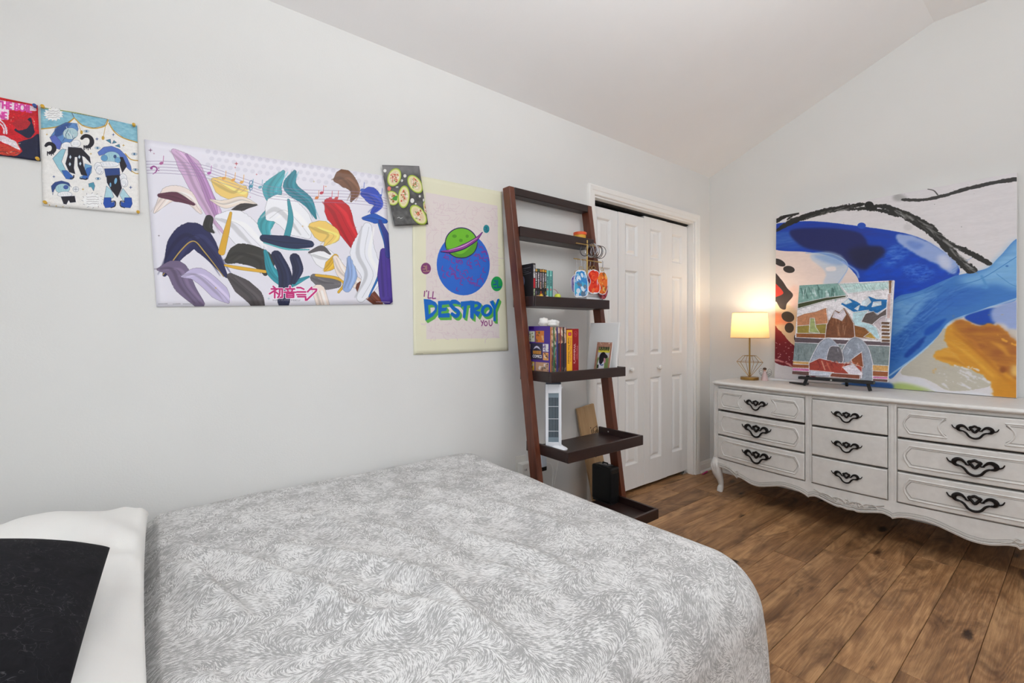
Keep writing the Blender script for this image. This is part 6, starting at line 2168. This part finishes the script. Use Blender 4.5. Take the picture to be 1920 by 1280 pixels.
# scalloped apron
half = [(.336, .190), (.38, .190), (.43, .182), (.468, .160), (.482, .150), (.492, .160), (.52, .158), (.58, .140), (.64, .140), (.70, .158), (.76, .178), (.80, .185), (.86, .183), (.905, .174), (.933, .160), (.942, .168), (.97, .176), (1.0, .172), (1.05, .158), (1.085, .151), (1.10, .154), (XM, .150)]
zpts = catmull(half[:5], 5) + catmull(half[5:15], 5) + catmull(half[15:], 5)
zx = np.array([p[0] for p in zpts] + [2 * XM - p[0] for p in zpts[::-1]])
zz_ = np.array([p[1] for p in zpts] + [p[1] for p in zpts[::-1]])
o_ = np.argsort(zx, kind='stable')
zx, zz_ = zx[o_], zz_[o_]
k = MB()
axs = np.unique(np.concatenate([zx, np.linspace(XL + .034, XRT - .034, 80)]))
axs = axs[(axs > XL + .030) & (axs < XRT - .030)]
zb_ = np.interp(axs, zx, zz_)
for yo in (0.006, 0.006, -0.016, -0.016):
    pass
nA = len(axs)
for x, zz in zip(axs, zb_):
    k.v += [(x, yf(x) - 0.004, 0.252), (x, yf(x) - 0.007, (zz + 0.252) / 2), (x, yf(x) - 0.008, zz + 0.003), (x, yf(x) - 0.005, zz), (x, yf(x) + 0.016, zz), (x, yf(x) + 0.016, 0.252)]
for i in range(nA - 1):
    for j in range(6):
        a, b = i * 6 + j, i * 6 + (j + 1) % 6
        k.f.append([a, b, b + 6, a + 6])
k.f += [list(range(6))[::-1], [(nA - 1) * 6 + j for j in range(6)]]
k.mi = [0] * len(k.f)
ap = obj('apron', k, m_dres, dr, smooth=35)
k = MB()
sel = [(x, z) for x, z in zip(axs, zb_)]
for off, rr_, mm in ((0.010, 0.0030, m_dres), (0.016, 0.0016, m_glaze), (0.024, 0.0022, m_dres), (0.029, 0.0014, m_glaze)):
    k = MB()
    P = [(x, yf(x) - 0.0080, min(0.246, z + off)) for x, z in sel]
    k.tube(P, rr_, 6)
    obj('edge_bead', k, mm, ap, smooth=True)
k = MB()
rr2 = random.Random(3)


def sc_(pts, r_):
    k.tube([(x, yf(x) - 0.0095, z) for x, z in catmull(pts, 5)], r_ * 1.25, 6)


for m in (1, -1):
    X = lambda u: XM + m * u
    sc_([(X(.005), .188), (X(.03), .205), (X(.06), .205), (X(.075), .192), (X(.062), .183), (X(.052), .190)], .0035)
    sc_([(X(.06), .190), (X(.09), .208), (X(.12), .210), (X(.135), .199), (X(.122), .192)], .0030)
    sc_([(X(.10), .198), (X(.14), .214), (X(.165), .222)], .0026)
    sc_([(X(.02), .180), (X(.05), .176), (X(.08), .182), (X(.11), .190)], .0026)
    for q in range(4):
        k.ball((X(.018 + .016 * q), yf(X(.018 + .016 * q)) - 0.009, .196 + .004 * (q % 2)), 0.0050, 8, 6, sc=(1, .6, 1))
    # scrolls at the outer scallops
    c0 = 0.482 if m == 1 else 2 * XM - 0.482
    sg_ = 1 if m == 1 else -1
    sc_([(c0 - sg_ * .09, .214), (c0 - sg_ * .05, .206), (c0 - sg_ * .02, .192), (c0 + sg_ * .002, .182), (c0 + sg_ * .016, .190), (c0 + sg_ * .008, .200), (c0 - sg_ * .004, .196)], .0036)
    sc_([(c0 + sg_ * .016, .190), (c0 + sg_ * .03, .176), (c0 + sg_ * .06, .168)], .0030)
for q in range(6):
    a_ = q * math.pi / 3
    k.ball((XM + .009 * math.cos(a_), yf(XM) - 0.009, .200 + .009 * math.sin(a_)), 0.0052, 8, 6, sc=(1, .6, 1))
obj('carving', k, mat('grey_carving', (198, 195, 190), 0.55, var=0.10, scale=60), ap, smooth=True)['kind'] = 'stuff'  # slightly greyer paint than the drawers, so the carving stands out

# legs
for m in (1, -1):
    X = lambda x: x if m == 1 else 2 * XM - x
    k = MB()
    path = catmull([(X(.322), -.468, .262), (X(.318), -.482, .225), (X(.313), -.490, .185), (X(.318), -.482, .140), (X(.326), -.462, .090), (X(.328), -.452, .050), (X(.324), -.456, .022), (X(.321), -.460, .0)], 5)
    rad = np.interp(np.linspace(0, 1, len(path)), np.linspace(0, 1, 8), [.030, .036, .039, .033, .022, .0165, .021, .019])
    k.tube(path, list(rad), 14)
    lg = obj('leg', k, m_dres, dr, smooth=50)
    k = MB()
    for dx in (-.014, .0, .014):
        pts = [(X(.313) + dx, -.490 - .036, .215), (X(.313) + dx * 1.3, -.490 - .037, .19), (X(.316) + dx * .8, -.484 - .033, .155), (X(.32) + dx * .3, -.474 - .024, .120)]
        k.tube(catmull(pts, 4), [.003, .004, .005, .005, .005, .004, .004, .004, .004, .003, .003, .002, .002][:len(catmull(pts, 4))], 6)
    obj('leaf_carving', k, m_dres, lg, smooth=True)
    k = MB(); k.tube([(X(.330), -.055, .22), (X(.330), -.055, .0)], [.024, .016], 12)
    obj('leg', k, m_dres, dr, smooth=True)

# ------------------------------------------------------------------ on the dresser
TZ = 0.8006
# large canvas print leaning on the wall
big = thing('canvas_print', 'large abstract canvas in blue, orange and charcoal strokes leaning above the dresser', 'painting')
th_ = math.atan2(0.030, 1.2)
big.matrix_world = Matrix.Translation((1.138, -0.078, TZ + 0.0018)) @ Matrix.Rotation(-th_, 4, 'X')
k = MB(); k.box(-0.600, 0.600, 0.0, 0.034, 0, 1.206, 0.003, 2); obj('stretched_canvas', k, m_canvas, big, local=True)
k = MB().grid(lambda u, v: (-0.5985 + 1.197 * u, -0.0008, 0.0015 + 1.203 * v), 1, 1); obj('print', k, img_mat('canvas_print', art_canvas(), 0.55, 0.06), big, local=True, recalc=False)

# small painting on a black table easel
m_easel = mat('black_easel', (24, 23, 24), 0.45, var=0.05)
ea = thing('easel', 'black wooden table easel standing on the dresser under the small painting', 'easel', (0.985, -0.30, TZ))
k = MB(); k.box(0.800, 1.195, -0.374, -0.330, 0.846, 0.863, 0.002); obj('ledge', k, m_easel, ea)


def bar(name, p, q, w, d_, parent, m):
    p, q = Vector(p), Vector(q)
    z = (q - p).normalized()
    x = Vector((1, 0, 0)); x = (x - z * x.dot(z)).normalized()
    y = z.cross(x)
    Mx = Matrix(((x.x, y.x, z.x, p.x), (x.y, y.y, z.y, p.y), (x.z, y.z, z.z, p.z), (0, 0, 0, 1)))
    mb = MB(); mb.box(-w / 2, w / 2, -d_ / 2, d_ / 2, 0, (q - p).length, 0.002, M=Mx)
    return obj(name, mb, m, parent)


bar('front_leg', (0.820, -0.333, TZ + .002), (0.950, -0.264, 1.22), 0.018, 0.010, ea, m_easel)
bar('front_leg', (1.172, -0.333, TZ + .002), (1.050, -0.264, 1.22), 0.018, 0.010, ea, m_easel)
bar('rear_leg', (1.008, -0.160, TZ + .002), (1.000, -0.240, 1.20), 0.016, 0.012, ea, m_easel)
k = MB(); k.box(0.935, 1.065, -0.266, -0.236, 1.195, 1.225, 0.002); obj('head', k, m_easel, ea)
k = MB(); k.prism([(0.700, -0.245), (0.815, -0.305), (0.815, -0.230)], lambda u, v_: (u, v_, TZ + .001), lambda u, v_: (u, v_, TZ + .010)); obj('strap', k, m_easel, ea)
k = MB().lathe([(0.006, 0), (0.005, 0.004), (0, 0.005)], 12, M=Matrix.Translation((0.985, -0.374, 0.854)) @ Matrix.Rotation(R(90), 4, 'X')); obj('screw', k, m_chrome, ea, smooth=True)
pt = thing('painting', 'small painted landscape with brown crag, blue lake and books on the black easel', 'painting')
pt.matrix_world = Matrix.Translation((1.008, -0.3565, 0.8690)) @ Matrix.Rotation(R(1.0), 4, 'Y') @ Matrix.Rotation(-math.atan2(0.095, 0.605), 4, 'X')
k = MB(); k.box(-0.250, 0.250, 0, 0.016, 0, 0.600, 0.002); obj('stretched_canvas', k, m_canvas, pt, local=True)
k = MB().grid(lambda u, v: (-0.249 + 0.498 * u, -0.0007, 0.001 + 0.598 * v), 1, 1); obj('picture', k, img_mat('small_painting', art_small(), 0.5, 0.06), pt, local=True, recalc=False)

# table lamp
LXp, LYp = 0.425, -0.222
lp = thing('table_lamp', 'lit table lamp with cream drum shade and gold wire diamond base', 'lamp', (LXp, LYp, TZ))
c3 = (LXp, LYp, TZ)
m_brass = mat('lamp_brass', (176, 138, 78), 0.3, metal=1.0, var=0.04)
k = MB().lathe([(0.0605, 0), (0.0615, 0.002), (0.0615, 0.018), (0.060, 0.0205), (0.008, 0.022), (0, 0.022)], 48, c3); obj('base', k, m_brass, lp, smooth=30)
k = MB().tube([(LXp, LYp, TZ + .02), (LXp, LYp, TZ + .40)], 0.0058, 14); obj('stem', k, m_brass, lp, smooth=True)
k = MB()
rt_ = [(LXp + .044 * math.cos(R(60 * i + 12)), LYp + .044 * math.sin(R(60 * i + 12)), TZ + .176) for i in range(6)]
rm_ = [(LXp + .088 * math.cos(R(60 * i + 12)), LYp + .088 * math.sin(R(60 * i + 12)), TZ + .130) for i in range(6)]
bt_ = (LXp, LYp, TZ + .026)
for i in range(6):
    j = (i + 1) % 6
    for p, q in ((rt_[i], rt_[j]), (rm_[i], rm_[j]), (rt_[i], rm_[i]), (rm_[i], (bt_[0] + (rm_[i][0] - bt_[0]) * .10, bt_[1] + (rm_[i][1] - bt_[1]) * .10, bt_[2]))):
        k.tube([p, q], 0.0016, 6)
for i in (0, 3):
    k.tube([rt_[i], (LXp, LYp, TZ + .176)], 0.0014, 6)
obj('wire_diamond', k, m_brass, lp, smooth=True)
t = NT('lamp_shade')
v = t.coords((1, 1, 6))
wv = t.noise(v, 90.0)
ts = t.n.new('ShaderNodeBsdfTranslucent')
ts.inputs[0].default_value = rgb((254, 234, 200))
t.link(t.ramp(wv, [(0.3, rgb((238, 222, 188))), (0.7, rgb((246, 232, 204)))]), t.b.inputs['Base Color'])
t.b.inputs['Roughness'].default_value = 0.9
mx = t.n.new('ShaderNodeMixShader'); mx.inputs[0].default_value = 0.55
t.link(t.b.outputs[0], mx.inputs[1]); t.link(ts.outputs[0], mx.inputs[2])
t.link(mx.outputs[0], t.n['Material Output'].inputs['Surface'])
k = MB().lathe([(0.128, 0.308), (0.1155, 0.492), (0.1140, 0.492), (0.1265, 0.308), (0.128, 0.308)], 64, c3); obj('shade', k, t.m, lp, smooth=30)
k = MB()
for zz, rr_ in ((0.308, .1272), (0.492, .1148)):
    k.tube([(LXp + rr_ * math.cos(a_), LYp + rr_ * math.sin(a_), TZ + zz) for a_ in np.linspace(0, 2 * math.pi, 48, endpoint=False)], 0.0016, 6, closed=True)
for i in range(3):
    a_ = i * 2.094
    k.tube([(LXp, LYp, TZ + .395), (LXp + .1245 * math.cos(a_), LYp + .1245 * math.sin(a_), TZ + .325)], 0.0014, 6)
obj('shade_ring', k, m_brass, lp, smooth=True)
t = NT('bulb_glass')
t.b.inputs['Emission Color'].default_value = (1.0, 0.78, 0.50, 1)
t.b.inputs['Emission Strength'].default_value = 12.0
t.link(t.ramp(t.noise(t.coords(), 8.0), [(0, (1, .95, .85)), (1, (1, .97, .9))]), t.b.inputs['Base Color'])
k = MB().lathe([(0.013, 0.0), (0.014, 0.022), (0.028, 0.045), (0.030, 0.062), (0.022, 0.082), (0, 0.092)], 24, (LXp, LYp, TZ + .355)); obj('bulb', k, t.m, lp, smooth=True)
ld = bpy.data.lights.new('bulb_light', 'POINT'); ld.energy = 1.9; ld.color = (1.0, 0.83, 0.62); ld.shadow_soft_size = 0.035
lo_ = bpy.data.objects.new('bulb_light', ld); COL.objects.link(lo_); lo_.parent = lp; lo_.location = (0, 0, 0.470)

# angel figurine and white card
an = thing('angel_figurine', 'tiny pale pink angel figurine with wire wings beside the lamp base', 'figurine', (0.523, -0.205, TZ))
c4 = (0.523, -0.205, TZ)
k = MB().lathe([(0.0225, 0), (0.0225, 0.004), (0.019, 0.030), (0.013, 0.052), (0.010, 0.060), (0.006, 0.068), (0, 0.069)], 20, c4); obj('robe', k, mat('figurine_rose', (206, 180, 178), 0.5, var=0.05), an, smooth=True)
k = MB().ball((c4[0], c4[1], TZ + .077), 0.0105, 16, 10); obj('face', k, mat('figurine_skin', (206, 160, 136), 0.5), an, smooth=True)
k = MB().ball((c4[0] + .001, c4[1] - .001, TZ + .0845), 0.0118, 16, 10, sc=(1.05, 1.05, .8)); obj('hair', k, mat('figurine_hair', (84, 58, 38), 0.6), an, smooth=True)
for m in (1, -1):
    k = MB()
    for (w_, h_, l_) in ((.050, .024, .0), (.052, .010, -.006), (.046, -.004, -.012), (.036, -.014, -.016)):
        pts = catmull([(0.008, .052), (w_ * .6, .060 + h_), (w_, .050 + h_ * .9), (w_ * .85, .040 + h_ * .6), (0.010, .042 + l_)], 5, True)
        k.tube([(c4[0] + m * u * .86, c4[1] + .010 + m * u * -.05, TZ + v_) for u, v_ in pts], 0.0009, 5, closed=True)
    obj('wing', k, m_gun, an, smooth=True)
k = MB(); k.box(0.505, 0.760, -0.150, -0.088, TZ + .0005, TZ + .013, 0.002)
tag(obj('card_box', k, m_wht), 'flat white card box lying behind the easel at the canvas foot', 'box')
